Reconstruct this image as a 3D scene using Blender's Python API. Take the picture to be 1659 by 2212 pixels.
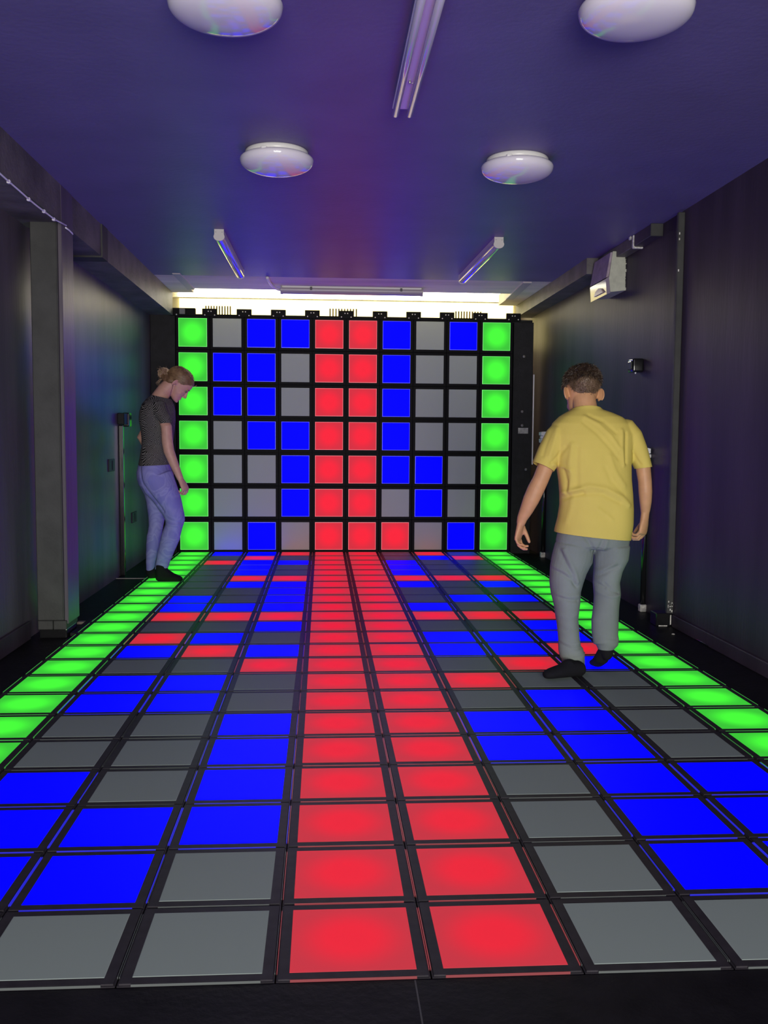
import bpy, bmesh, math, random
import numpy as np
from mathutils import Vector, Matrix, noise as mnoise

random.seed(7); np.random.seed(7)
for o in list(bpy.data.objects): bpy.data.objects.remove(o)
SC = bpy.context.scene
COL = SC.collection

# ------------------------------------------------------------------ camera
CAM = Vector((-0.2123, -8.6586, 1.0325)); YAW, PITCH, ROLL, FPX = 0.0647, -0.0771, 0.0071, 2065.13
W, H = 1659, 2212
_cy, _sy, _cp, _sp = math.cos(YAW), math.sin(YAW), math.cos(PITCH), math.sin(PITCH)
FW = Vector((_sy*_cp, _cy*_cp, _sp)); _r0 = Vector((_cy, -_sy, 0)); _u0 = _r0.cross(FW)
RT = _r0*math.cos(ROLL) + _u0*math.sin(ROLL); UP = -_r0*math.sin(ROLL) + _u0*math.cos(ROLL)
cd = bpy.data.cameras.new('camera'); cam = bpy.data.objects.new('camera', cd); COL.objects.link(cam)
cd.sensor_fit = 'VERTICAL'; cd.sensor_height = 36; cd.lens = FPX/H*36; cd.clip_start = .05; cd.clip_end = 60
cam.matrix_world = Matrix(((RT.x, UP.x, -FW.x, CAM.x), (RT.y, UP.y, -FW.y, CAM.y), (RT.z, UP.z, -FW.z, CAM.z), (0, 0, 0, 1)))
SC.camera = cam
vs = SC.view_settings; vs.view_transform = 'Standard'; vs.look = 'None'; vs.gamma = 1; vs.exposure = 0.0; vs.use_curve_mapping = False

# ------------------------------------------------------------------ light
w = bpy.data.worlds.new('world'); SC.world = w; w.use_nodes = True
w.node_tree.nodes['Background'].inputs[0].default_value = (.75, .85, 1, 1)
w.node_tree.nodes['Background'].inputs[1].default_value = .25
def area(name, loc, rot, sx, sy, power, col):
    l = bpy.data.lights.new(name, 'AREA'); l.shape = 'RECTANGLE'; l.size = sx; l.size_y = sy; l.energy = power; l.color = col
    o = bpy.data.objects.new(name, l); COL.objects.link(o); o.location = loc; o.rotation_euler = rot
    return o
# daylight coming in through the open entrance behind the camera
area('entrance_daylight', (0.1, -11.35, 1.0), (math.radians(78), 0, 0), 2.5, 1.6, 330, (1, .97, .90))

def ray(x, y): return FW + RT*((x-W/2)/FPX) - UP*((y-H/2)/FPX)
def at(x, y, Y): d = ray(x, y); return CAM + d*((Y-CAM.y)/d.y)
def atz(x, y, z): d = ray(x, y); return CAM + d*((z-CAM.z)/d.z)

# ------------------------------------------------------------------ materials
MATS = {}
def lin(r, g, b): return tuple(((c/255/12.92) if c/255 <= .04045 else ((c/255+.055)/1.055)**2.4) for c in (r, g, b))
def mat(name, col, rough=.5, spec=.5, metal=0, var=0, vscale=20, bump=0, bscale=80, coat=0, emis=None, estr=0, sss=0, stretch=None):
    if name in MATS: return MATS[name]
    m = bpy.data.materials.new(name); m.use_nodes = True; nt = m.node_tree; b = nt.nodes['Principled BSDF']
    b.inputs['Base Color'].default_value = (*col, 1); b.inputs['Roughness'].default_value = rough
    b.inputs['Specular IOR Level'].default_value = spec; b.inputs['Metallic'].default_value = metal
    b.inputs['Coat Weight'].default_value = coat; b.inputs['Coat Roughness'].default_value = .12
    if sss:
        b.inputs['Subsurface Weight'].default_value = sss; b.inputs['Subsurface Radius'].default_value = (.02, .008, .004); b.inputs['Subsurface Scale'].default_value = .5
    if emis: b.inputs['Emission Color'].default_value = (*emis, 1); b.inputs['Emission Strength'].default_value = estr
    tc = nt.nodes.new('ShaderNodeTexCoord'); src = tc.outputs['Object']
    if stretch:
        mp = nt.nodes.new('ShaderNodeMapping'); mp.inputs['Scale'].default_value = stretch; nt.links.new(src, mp.inputs[0]); src = mp.outputs[0]
    if var:
        n = nt.nodes.new('ShaderNodeTexNoise'); n.inputs['Scale'].default_value = vscale; n.inputs['Detail'].default_value = 5
        nt.links.new(src, n.inputs['Vector'])
        r = nt.nodes.new('ShaderNodeValToRGB'); r.color_ramp.elements[0].position = .3; r.color_ramp.elements[1].position = .7
        r.color_ramp.elements[0].color = (*[c*(1-var) for c in col], 1); r.color_ramp.elements[1].color = (*[min(1, c*(1+var)) for c in col], 1)
        nt.links.new(n.outputs[0], r.inputs[0]); nt.links.new(r.outputs[0], b.inputs['Base Color'])
    if bump:
        n2 = nt.nodes.new('ShaderNodeTexNoise'); n2.inputs['Scale'].default_value = bscale; n2.inputs['Detail'].default_value = 4
        nt.links.new(src, n2.inputs['Vector'])
        bp = nt.nodes.new('ShaderNodeBump'); bp.inputs['Strength'].default_value = bump; bp.inputs['Distance'].default_value = .01
        nt.links.new(n2.outputs[0], bp.inputs['Height']); nt.links.new(bp.outputs[0], b.inputs['Normal'])
    MATS[name] = m; return m

def led(name, cen, edge, strength, base=(.03, .03, .03)):
    """LED tile: the module behind the diffuser is strongest in the middle."""
    m = mat(name, base, .55, .05); nt = m.node_tree; b = nt.nodes['Principled BSDF']
    tc = nt.nodes.new('ShaderNodeTexCoord'); ln = nt.nodes.new('ShaderNodeVectorMath'); ln.operation = 'LENGTH'
    nt.links.new(tc.outputs['Object'], ln.inputs[0])
    r = nt.nodes.new('ShaderNodeValToRGB'); r.color_ramp.interpolation = 'EASE'
    mr = nt.nodes.new('ShaderNodeMath'); mr.operation = 'MULTIPLY'; mr.inputs[1].default_value = 5.5
    nt.links.new(ln.outputs['Value'], mr.inputs[0]); nt.links.new(mr.outputs[0], r.inputs[0])
    r.color_ramp.elements[0].position = .22; r.color_ramp.elements[0].color = (*cen, 1)
    r.color_ramp.elements[1].position = .75; r.color_ramp.elements[1].color = (*edge, 1)
    nt.links.new(r.outputs[0], b.inputs['Emission Color']); b.inputs['Emission Strength'].default_value = strength
    return m
M_RED = led('led_red', (.80, .010, .030), (.56, .018, .036), 1.2)
M_REDF = led('led_red_floor', (.80, .010, .030), (.54, .024, .042), 1.04)
M_GRN = led('led_green', (.055, .92, .035), (.034, .50, .03), 1.12)
M_BLU = led('led_blue', (0, 0, 1.0), (0, 0, 1.0), 2.6, (.0, .0, .01))
M_OFF = mat('pane_unlit', (.27, .325, .305), .5, .08)
M_WOFF = mat('pane_unlit_wall', (.44, .495, .455), .6, .08)
EDGE = {'R': mat('edge_red', (.04, .02, .02), .3, emis=(.34, .05, .06), estr=.7), 'G': mat('edge_green', (.02, .04, .02), .3, emis=(.08, .6, .09), estr=.5),
        'B': mat('edge_blue', (.02, .02, .04), .3, emis=(.02, .02, .75), estr=.8), 'o': mat('edge_unlit', (.09, .10, .10), .3, .4)}
RIM = {'R': mat('rim_red', (.03, .02, .02), .3, emis=(.86, .16, .19), estr=1), 'G': mat('rim_green', (.02, .04, .02), .3, emis=(.16, .84, .16), estr=1),
       'B': mat('rim_blue', (.02, .02, .04), .3, emis=(.06, .06, 1), estr=1), 'o': MATS['pane_unlit_wall']}
PANE = {'R': M_REDF, 'G': M_GRN, 'B': M_BLU, 'o': M_OFF}; WPANE = dict(PANE, o=M_WOFF, R=M_RED)
M_FRAME = mat('tile_black', (.030, .027, .033), .45, .12, var=.2, vscale=30)
M_WFRAME = mat('tile_black_wall', (.007, .007, .008), .5, .06)
M_BLACK = mat('black_board', (.012, .012, .014), .55, .2, var=.35, vscale=14, bump=.1)
M_GLOSSB = mat('gloss_black', (.01, .01, .011), .14, .6)
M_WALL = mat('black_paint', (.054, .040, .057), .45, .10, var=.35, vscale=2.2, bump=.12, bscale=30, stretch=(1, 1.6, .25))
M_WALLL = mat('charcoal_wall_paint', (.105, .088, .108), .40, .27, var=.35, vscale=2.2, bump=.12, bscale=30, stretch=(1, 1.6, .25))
M_COLUMN = mat('charcoal_paint', (.050, .050, .048), .6, .3, var=.18, vscale=9, bump=.07, bscale=90)
M_BEAM = mat('beam_paint', (.13, .12, .115), .55, .3, var=.4, vscale=5, bump=.25, bscale=50)
M_CEIL = mat('ceiling_navy', (.16, .13, .30), .48, .32, var=.08, vscale=3, bump=.12, bscale=40)
M_BARE = mat('ceiling_bare', (.80, .74, .62), .7, .3, var=.15, vscale=3, bump=.15, stretch=(.4, 2, 1))
M_WHITE = mat('white_plastic', (.80, .79, .76), .32, .5)
M_OPAL = mat('opal_acrylic', (.80, .76, .81), .12, .6, sss=0)
M_ENDCAP = mat('endcap', (.66, .63, .58), .45)
M_CREAM = mat('cream_plaster', (.85, .80, .58), .7, .3, var=.05, vscale=4)
M_VENT = mat('vent_cream', (.85, .76, .50), .6); M_VENTD = mat('vent_slot', (.10, .06, .03), .8)
M_GREYL = mat('grey_batten', (.42, .38, .38), .3, .5)
M_STEEL = mat('screw_steel', (.45, .44, .42), .35, metal=.8)
M_SCUFF = mat('scuffed_white', (.6, .58, .54), .6, var=.4, vscale=60)
M_PALE = mat('pale_plastic', (.52, .53, .42), .5, var=.12, vscale=25)
M_LENS = mat('clear_lens', (.30, .25, .32), .12, .6)
M_WARM = mat('warm_reflector', (.85, .68, .50), .3)
M_CABLEW = mat('white_cable', (.85, .80, .86), .4)
M_WINDOW = mat('window_glow', (.9, .9, .8), .5, emis=(1, .97, .80), estr=6.5)
M_WALLGLOW = mat('cream_wall_glow', (.8, .75, .5), .6, emis=(1, .84, .34), estr=2.6)  # cream wall colour with added emission, to spill light over the tile wall
M_FLOOR = mat('black_floor', (.0075, .007, .009), .5, .12, var=.4, vscale=10, bump=.15, bscale=60)
M_SEAM = mat('seam_dark', (.05, .05, .055), .5)

# ------------------------------------------------------------------ object helpers
WL = {}
def link(o, parent=None, world=Vector((0, 0, 0))):
    COL.objects.link(o); WL[o.name] = Vector(world)
    if parent is not None:
        o.parent = parent; o.location = Vector(world) - WL[parent.name]
    else: o.location = world
    return o
def thing(name, label, cat, loc=(0, 0, 0), group=None):
    o = bpy.data.objects.new(name, None); o.empty_display_size = .05; link(o, None, loc); tag(o, label, cat, group); return o
def tag(o, label=None, cat=None, group=None, kind=None):
    if label: o['label'] = label
    if cat: o['category'] = cat
    if group: o['group'] = group
    if kind: o['kind'] = kind
    return o
def meshobj(name, me, m=None, parent=None, world=(0, 0, 0), smooth=False, label=None):
    if m is not None and not me.materials: me.materials.append(m)
    o = bpy.data.objects.new(name, me); link(o, parent, world)
    if smooth:
        me.polygons.foreach_set('use_smooth', [True]*len(me.polygons))
    if label: o['label'] = label
    return o
def frombm(name, bm, m=None, parent=None, smooth=False, world=(0, 0, 0), label=None):
    bmesh.ops.recalc_face_normals(bm, faces=bm.faces)
    me = bpy.data.meshes.new(name); bm.to_mesh(me); bm.free()
    return meshobj(name, me, m, parent, world, smooth, label)
def box(bm, x0, x1, y0, y1, z0, z1, bev=0, seg=1):
    r = bmesh.ops.create_cube(bm, size=1)
    for v in r['verts']:
        v.co = Vector(((x0+x1)/2 + v.co.x*(x1-x0), (y0+y1)/2 + v.co.y*(y1-y0), (z0+z1)/2 + v.co.z*(z1-z0)))
    if bev:
        es = list({e for v in r['verts'] for e in v.link_edges})
        bmesh.ops.bevel(bm, geom=es, offset=bev, segments=seg, affect='EDGES', profile=.6)
def boxo(name, x0, x1, y0, y1, z0, z1, m, parent=None, bev=0, seg=1, label=None):
    bm = bmesh.new(); box(bm, x0, x1, y0, y1, z0, z1, bev, seg); return frombm(name, bm, m, parent, label=label)
def extrude_profile(bm, pts, axis, a, b):
    """pts: 2-D polygon; axis 'y': pts=(x,z); axis 'x': pts=(y,z); axis 'z': pts=(x,y)"""
    def P(p, t): return {'y': (p[0], t, p[1]), 'x': (t, p[0], p[1]), 'z': (p[0], p[1], t)}[axis]
    A = [bm.verts.new(P(p, a)) for p in pts]; B = [bm.verts.new(P(p, b)) for p in pts]
    n = len(pts)
    bm.faces.new(A); bm.faces.new(B[::-1])
    for i in range(n): bm.faces.new((A[i], A[(i+1) % n], B[(i+1) % n], B[i]))
def revolve(bm, prof, c, n=48):
    """prof list of (r,z) from top to bottom around vertical axis at c"""
    rings = []
    for r, z in prof:
        if r < 1e-6: rings.append([bm.verts.new((c[0], c[1], c[2]+z))])
        else: rings.append([bm.verts.new((c[0]+r*math.cos(2*math.pi*i/n), c[1]+r*math.sin(2*math.pi*i/n), c[2]+z)) for i in range(n)])
    for A, B in zip(rings, rings[1:]):
        for i in range(n):
            j = (i+1) % n
            if len(A) == 1 and len(B) == 1: continue
            if len(A) == 1: bm.faces.new((A[0], B[i], B[j]))
            elif len(B) == 1: bm.faces.new((A[i], B[0], A[j]))
            else: bm.faces.new((A[i], B[i], B[j], A[j]))
def tube(bm, pts, ref=(1, 0, 0), n=16, cap=True, roundcap=.6):
    """tapered tube; pts = [(pos, ra[, rb])]; ra lies along ref, rb across it"""
    pts = [(Vector(p[0]), p[1], p[2] if len(p) > 2 else p[1]) for p in pts]
    ref = Vector(ref).normalized(); rings = []; N = len(pts)
    for i, (c, ra, rb) in enumerate(pts):
        t = (pts[min(i+1, N-1)][0] - pts[max(i-1, 0)][0]).normalized()
        A = ref - t*ref.dot(t)
        if A.length < 1e-3: A = t.orthogonal()
        A.normalize(); B = t.cross(A)
        rings.append((c, A, B, ra, rb, t))
    full = []
    def mk(c, A, B, ra, rb): return [bm.verts.new(c + A*ra*math.cos(2*math.pi*k/n) + B*rb*math.sin(2*math.pi*k/n)) for k in range(n)]
    if cap and roundcap:
        c, A, B, ra, rb, t = rings[0]; h = min(ra, rb)*roundcap
        full.append([bm.verts.new(c - t*h)]); full.append(mk(c - t*h*.62, A, B, ra*.75, rb*.75))
    for c, A, B, ra, rb, t in rings: full.append(mk(c, A, B, ra, rb))
    if cap and roundcap:
        c, A, B, ra, rb, t = rings[-1]; h = min(ra, rb)*roundcap
        full.append(mk(c + t*h*.62, A, B, ra*.75, rb*.75)); full.append([bm.verts.new(c + t*h)])
    for P, Q in zip(full, full[1:]):
        for k in range(n):
            j = (k+1) % n
            if len(P) == 1: bm.faces.new((P[0], Q[k], Q[j]))
            elif len(Q) == 1: bm.faces.new((P[k], Q[0], P[j]))
            else: bm.faces.new((P[k], Q[k], Q[j], P[j]))
    if cap and not roundcap: bm.faces.new(full[0][::-1]); bm.faces.new(full[-1])
def tubeo(name, pts, m, parent=None, n=10, label=None, roundcap=.3):
    bm = bmesh.new(); tube(bm, pts, ref=(.31, .2, .93), n=n, roundcap=roundcap); return frombm(name, bm, m, parent, True, label=label)
def struct(o, label=None): o['kind'] = 'structure'; return tag(o, label)

# ------------------------------------------------------------------ the room
ZC = 2.295; ZF = -.02; XL, XR = -1.735, 1.775; YN = -11.5; YB = 1.0
struct(boxo('floor', XL-.1, XR+.1, YN-.1, YB, ZF-.12, ZF, M_FLOOR), 'black painted floor around the lit tiles')
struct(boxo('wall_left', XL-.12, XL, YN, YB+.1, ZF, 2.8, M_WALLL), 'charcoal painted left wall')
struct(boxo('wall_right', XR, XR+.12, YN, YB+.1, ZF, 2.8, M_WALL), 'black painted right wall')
struct(boxo('ceiling', XL, XR, YN, -.955, ZC, ZC+.1, M_CEIL), 'dark blue painted ceiling')
bm = bmesh.new(); box(bm, XL, XR, -.955, -.27, ZC+.003, ZC+.1); box(bm, XL, -1.345, -.27, -.03, ZC+.003, ZC+.1); box(bm, 1.455, XR, -.27, .46, ZC+.003, ZC+.1)
struct(frombm('ceiling', bm, M_BARE), 'bare grey strip of ceiling by the bright gap')
struct(boxo('wall_back', XL, XR, YB, YB+.1, ZF, 2.8, M_CREAM), 'cream lit wall behind the tile wall')
struct(boxo('ceiling', XL, XR, -.27, YB+.1, 2.8, 2.9, M_CREAM), 'cream ceiling of the bright bay behind the tile wall')
struct(boxo('trim_1', XL, XR, -.29, -.272, ZC+.1, 2.8, M_CREAM), 'cream riser above the ceiling edge')
bm = bmesh.new(); box(bm, XL, XR, YN-.1, YN, 2.25, 2.8); box(bm, XL, -1.3, YN-.1, YN, ZF, 2.25); box(bm, 1.5, XR, YN-.1, YN, ZF, 2.25)
struct(frombm('wall_front', bm, M_WALL), 'wall with the open entrance behind the viewer')
# daylight window high on the cream wall
wn = thing('window_1', 'long bright window above the tile wall', None, (0, YB-.02, 2.5)); wn['kind'] = 'structure'
boxo('pane', -1.62, 1.66, YB-.03, YB-.012, 2.402, 2.72, M_WINDOW, wn)
bm = bmesh.new(); box(bm, -1.70, 1.74, YB-.036, YB-.001, 2.390, 2.402, .003); box(bm, -1.70, 1.74, YB-.06, YB-.001, 2.72, 2.76)
frombm('window_frame', bm, M_CREAM, wn)
boxo('wall_glow_strip', -1.62, 1.70, YB-.02, YB-.001, 1.95, 2.390, M_WALLGLOW, wn, label='strip of cream wall with an added glow')  # part of the cream wall made to glow, added to brighten the bay
# beams along the tops of the side walls
tb = thing('trim_3', 'boxed-in dark beam along the left wall', None, (-1.63, -5.7, 2.2)); tb['kind'] = 'structure'
boxo('beam_section', XL, -1.532, YN, -3.50, 2.105, ZC, M_BEAM, tb)
boxo('beam_section', XL, -1.535, -3.43, -2.72, 2.108, ZC, M_BEAM, tb)
boxo('joint_strip', XL, -1.526, -2.745, -2.60, 2.098, ZC, M_COLUMN, tb)
boxo('beam_section', XL, -1.530, -2.60, -.03, 2.10, ZC, M_BEAM, tb)
tb = thing('trim_4', 'boxed-in dark beam at the far top of the right wall', None, (1.7, -1, 2.24)); tb['kind'] = 'structure'
boxo('beam_section', 1.625, XR, -1.98, .46, 2.185, ZC, M_BEAM, tb)
# skirting boards
struct(boxo('baseboard_left', XL, XL+.018, YN, -3.66, ZF, .075, M_WALL, None, .004), 'black skirting of the left wall')
struct(boxo('baseboard_right', XR-.018, XR, YN, -3.44, ZF, .05, M_WALL, None, .004), 'black skirting of the right wall')
# front floor boards, level with the tiles, and their seam
struct(boxo('floor', XL, XR, YN, -6.904, ZF, -.005, M_FLOOR), 'black floor boards in front of the lit tiles')
struct(boxo('trim_5', -.034, -.031, -8.4, -6.905, -.005, -.0044, M_SEAM), 'thin seam in the black front floor')
# bare ceiling battens either side of the bright gap
def flatbar(name, a, b, wd, z0, z1, m, label):
    a, b = Vector(a), Vector(b); d = (b-a).normalized(); n = Vector((-d.y, d.x))*wd/2
    bm = bmesh.new(); extrude_profile(bm, [a+n, b+n, b-n, a-n], 'z', z0, z1); return struct(frombm(name, bm, m), label)
M_BATT = mat('pale_batten', (.50, .46, .46), .6)
flatbar('trim_6', (-1.345, -1.05), (-1.335, -.27), .06, ZC-.008, ZC+.004, M_BATT, 'pale ceiling batten left of the bright gap')
flatbar('trim_7', (1.435, -.92), (1.47, .0), .07, ZC-.008, ZC+.004, M_BATT, 'pale ceiling batten right of the bright gap')

# column on the left
co = thing('column', 'square charcoal painted column against the left wall', 'column', (-1.61, -3.54, ZF))
boxo('shaft', -1.685, -1.550, -3.65, -3.42, .075, ZC, M_COLUMN, co, .004)
boxo('corner_strip', -1.551, -1.530, -3.640, -3.415, .055, ZC, M_WALLL, co, .003)
boxo('edge_bead', -1.556, -1.549, -3.654, -3.645, .09, 2.12, M_COLUMN, co, .002)
bm = bmesh.new(); box(bm, -1.683, -1.607, -3.655, -3.43, .028, .075, .003); box(bm, -1.604, -1.537, -3.655, -3.43, .028, .075, .003)
frombm('foot_wrap', bm, M_COLUMN, co)
boxo('foot', -1.68, -1.54, -3.64, -3.44, ZF, .03, M_GLOSSB, co, .006, 2)
tag(tubeo('paint_flake', [(atz(101, 1359, .015), .004), (atz(105, 1364, .004), .007), (atz(110, 1370, -.008), .006)], M_SCUFF), 'curled white flake at the foot of the left column', 'flake')
boxo('kicker', -1.535, -1.50, -3.60, -3.2, ZF, .0, M_BLACK, co, .003)

# ------------------------------------------------------------------ LED tiles
PT = .3; PW = .3021; WZ0 = -.0127
FLOOR = ['GBBRRRoRoG', 'GoRoRRoBRG', 'GRBBRRBooG', 'GoBoRRBooG', 'GoBoRRBooG', 'GoRRRRRRRG', 'GoBBRRBoBG', 'GooBRRoooG', 'GBoBRRoBBG', 'GBBBRRBooG',
         'GRRRRRRRRG', 'GooBRRooBG', 'GRBoRRBBBG', 'GBRBRRBBRG', 'GooRRRoRBG', 'GBBoRRRooG', 'GBBoRRoBoG', 'GooBRRBBoG', 'GooBRRBBoG', 'GBoBRRoBBG',
         'GBBBRRoBBG', 'GBBoRRoBBG', 'GoooRRoooG']
WALL = ['GoBBRRBoBG', 'GBBoRRBooG', 'GBBoRRBooG', 'GoBBRRBooG', 'GooBRRBBoG', 'GooBRRoBoG', 'GoBoRRRoBG']
PNAME = {'R': 'glowing red light pane', 'G': 'glowing green light pane', 'B': 'glowing blue light pane', 'o': 'unlit grey light pane'}
def tile_body_mesh(name, pitch, m, axis):
    bm = bmesh.new(); h = pitch/2-.0016
    if axis == 'z': box(bm, -h, h, -h, h, -.02, -.0012)
    else: box(bm, -h, h, .0012, .05, -h, h)
    top = [e for e in bm.edges if all((abs(v.co.z+.0012) < 1e-6 if axis == 'z' else abs(v.co.y-.0012) < 1e-6) for v in e.verts)]
    bmesh.ops.bevel(bm, geom=top, offset=.0035, segments=2, affect='EDGES')
    bmesh.ops.recalc_face_normals(bm, faces=bm.faces)
    me = bpy.data.meshes.new(name); bm.to_mesh(me); bm.free(); me.materials.append(m); return me
def pane_mesh(name, side, m, rim, axis):
    bm = bmesh.new(); h = side/2; g = .0014 if axis == 'z' else .0042
    def P(x, y, t): return (x, y, t) if axis == 'z' else (x, -t, y)
    tp = .0012 if axis == 'y' else -.0004
    rings = [[bm.verts.new(P(sx*k, sy*k, t)) for sx, sy in ((-1, -1), (1, -1), (1, 1), (-1, 1))] for k, t in ((h, -.0014), (h, tp-.0006), (h-g, tp))]
    for A, B in zip(rings, rings[1:]):
        for i in range(4):
            f = bm.faces.new((A[i], A[(i+1) % 4], B[(i+1) % 4], B[i])); f.material_index = 1
    bm.faces.new(rings[2])
    bmesh.ops.recalc_face_normals(bm, faces=bm.faces)
    c = (0, 0, 1) if axis == 'z' else (0, -1, 0)
    f = max(bm.faces, key=lambda f: f.calc_area())
    if f.normal.dot(Vector(c)) < 0: bmesh.ops.reverse_faces(bm, faces=bm.faces)
    me = bpy.data.meshes.new(name); bm.to_mesh(me); bm.free(); me.materials.append(m); me.materials.append(rim); return me
def edge_mesh(name, pitch, m):
    """lit edge of the glass plate: front and both sides of the tile's chamfer"""
    bm = bmesh.new(); h = pitch/2-.0012; a = .122
    box(bm, -a, a, -h, -h+.0014, -.006, -.0010); box(bm, -h, -h+.0012, -a, a, -.006, -.0010); box(bm, h-.0012, h, -a, a, -.006, -.0010)
    bmesh.ops.recalc_face_normals(bm, faces=bm.faces)
    me = bpy.data.meshes.new(name); bm.to_mesh(me); bm.free(); me.materials.append(m); return me
fb = tile_body_mesh('floor_tile', PT, M_FRAME, 'z'); wb = tile_body_mesh('wall_tile', PW, M_WFRAME, 'y')
fp = {k: pane_mesh('floor_pane', .2475, PANE[k], PANE[k], 'z') for k in 'RGBo'}
wp = {k: pane_mesh('wall_pane', .2505, WPANE[k], RIM[k], 'y') for k in 'RGBo'}
wp['o'] = pane_mesh('wall_pane', .2505, M_WOFF, M_WOFF, 'y')
fe = {k: edge_mesh('glass_edge', PT, EDGE[k]) for k in 'RGBo'}
lf = thing('led_floor', 'floor of square tiles glowing red, green and blue between black borders', 'light floor', (0, -3.45, ZF))
boxo('platform', -1.5, 1.5, -6.9, 0, ZF, -.0195, M_BLACK, lf)
for r, row in enumerate(FLOOR):
    for c, k in enumerate(row):
        p = Vector(((c+.5-5)*PT, -(r+.5)*PT, random.uniform(-.0008, .0004)))
        t = link(bpy.data.objects.new('floor_tile', fb), lf, p)
        q = link(bpy.data.objects.new('light_pane', fp[k]), t, p); q['label'] = PNAME[k]
        link(bpy.data.objects.new('glass_edge', fe[k]), t, p)
lw = thing('led_wall', 'upright wall of square tiles glowing red, green and blue at the far end', 'light wall', (0, .05, ZF))
boxo('backing_board', -1.70, 1.695, .052, .075, ZF, 2.112, M_BLACK, lw)
for r, row in enumerate(WALL):
    for c, k in enumerate(row):
        p = Vector(((c+.5-5)*PW-.0016, 0, WZ0 + (6-r+.5)*PW + .004))
        t = link(bpy.data.objects.new('wall_tile', wb), lw, p)
        q = link(bpy.data.objects.new('light_pane', wp[k]), t, p); q['label'] = PNAME[k]
ztop = WZ0 + 7*PW
boxo('side_panel', -1.733, -1.515, -.005, .05, ZF, 2.125, M_BLACK, lw, .003)
sp = boxo('side_panel', 1.515, 1.695, -.005, .05, ZF, 2.085, M_BLACK, lw, .003)
boxo('top_rail', -1.515, 1.515, .002, .05, ztop+.002, ztop+.014, M_WFRAME, lw)
for b in range(1, 11):                                            # bolted brackets along the top edge
    x = (b-5)*PW-.0016 - (.0 if b < 10 else .0)
    br = boxo('bracket', x-.066, x+.066, -.008, .012, ztop-.008, ztop+.062, M_WFRAME, lw, .002)
    for dx, dz in ((-.012, .038), (.012, .038), (-.043, .006), (.043, .006)):
        bm = bmesh.new(); tube(bm, [((x+dx, -.0075, ztop+dz), .0055), ((x+dx, -.0105, ztop+dz), .0055)], n=10, roundcap=.4); frombm('bolt', bm, M_WHITE, br, True)
br = boxo('bracket', -1.555, -1.335, -.012, .03, ztop-.004, ztop+.064, M_WFRAME, lw, .003)
boxo('clamp', -1.475, -1.425, -.016, -.010, ztop+.01, ztop+.058, mat('dull_grey', (.16, .16, .17), .5), br, .002)
bm = bmesh.new(); tube(bm, [((-1.50, -.012, ztop+.006), .006), ((-1.50, -.016, ztop+.006), .006)], n=10, roundcap=.4); frombm('bolt', bm, M_WHITE, br, True)
for px, py in ((1132, 770), (1128, 889), (1128, 919), (1136, 1014)):
    p = at(px, py, -.006); bm = bmesh.new(); tube(bm, [((p.x, -.004, p.z), .013), ((p.x, -.009, p.z), .012)], n=14, roundcap=.3)
    box(bm, p.x-.010, p.x+.010, -.0125, -.0105, p.z-.002, p.z+.002)
    frombm('screw', bm, mat('dull_screw', (.22, .21, .20), .45), sp, True)
p = at(1130, 930.5, -.006); boxo('sticker', p.x-.046, p.x+.046, -.0072, -.005, p.z-.026, p.z+.026, mat('grey_sticker', (.36, .36, .33), .6, var=.35, vscale=45), sp)
tag(boxo('plastic_strip', 1.700, 1.712, -.004, .012, .80, 1.62, M_WHITE, None, .003), 'thin white upright strip between tile wall and right wall', 'strip')

# vents on the cream wall
def vent(px0, px1, py0, py1, n, label):
    a = at(px0, py0, YB-.02); b = at(px1, py1, YB-.02)
    t = thing('air_vent', label, 'vent', ((a.x+b.x)/2, YB, b.z), 'air vents on the cream wall')
    bm = bmesh.new(); extrude_profile(bm, [(a.x, b.z), (b.x, b.z), (b.x, a.z), (a.x, a.z)], 'y', YB-.030, YB-.0205)
    bmesh.ops.inset_region(bm, faces=[f for f in bm.faces if abs(f.normal.y) > .9 or abs(f.calc_center_median().y-(YB-.030)) < 1e-4 or abs(f.calc_center_median().y-(YB-.0205)) < 1e-4], thickness=.005)
    hole = [f for f in bm.faces if len(f.verts) == 4 and (abs(f.calc_center_median().x-(a.x+b.x)/2) < .01 and abs(f.calc_center_median().z-(a.z+b.z)/2) < .01)]
    bmesh.ops.delete(bm, geom=hole, context='FACES'); frombm('vent_frame', bm, M_VENT, t)
    for i in range(n):
        x = a.x + (b.x-a.x)*(i+.6)/(n+.2); boxo('slot', x, x+(b.x-a.x)/n*.42, YB-.028, YB-.0205, b.z+.012, a.z-.012, M_VENTD, t)
vent(440, 500, 658, 690, 10, 'leftmost slotted vent behind the top of the tile wall')
vent(708, 772, 664, 695, 10, 'middle pale slotted vent behind the top of the tile wall')
vent(980, 1040, 670, 698, 10, 'rightmost slotted vent behind the top of the tile wall')

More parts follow.
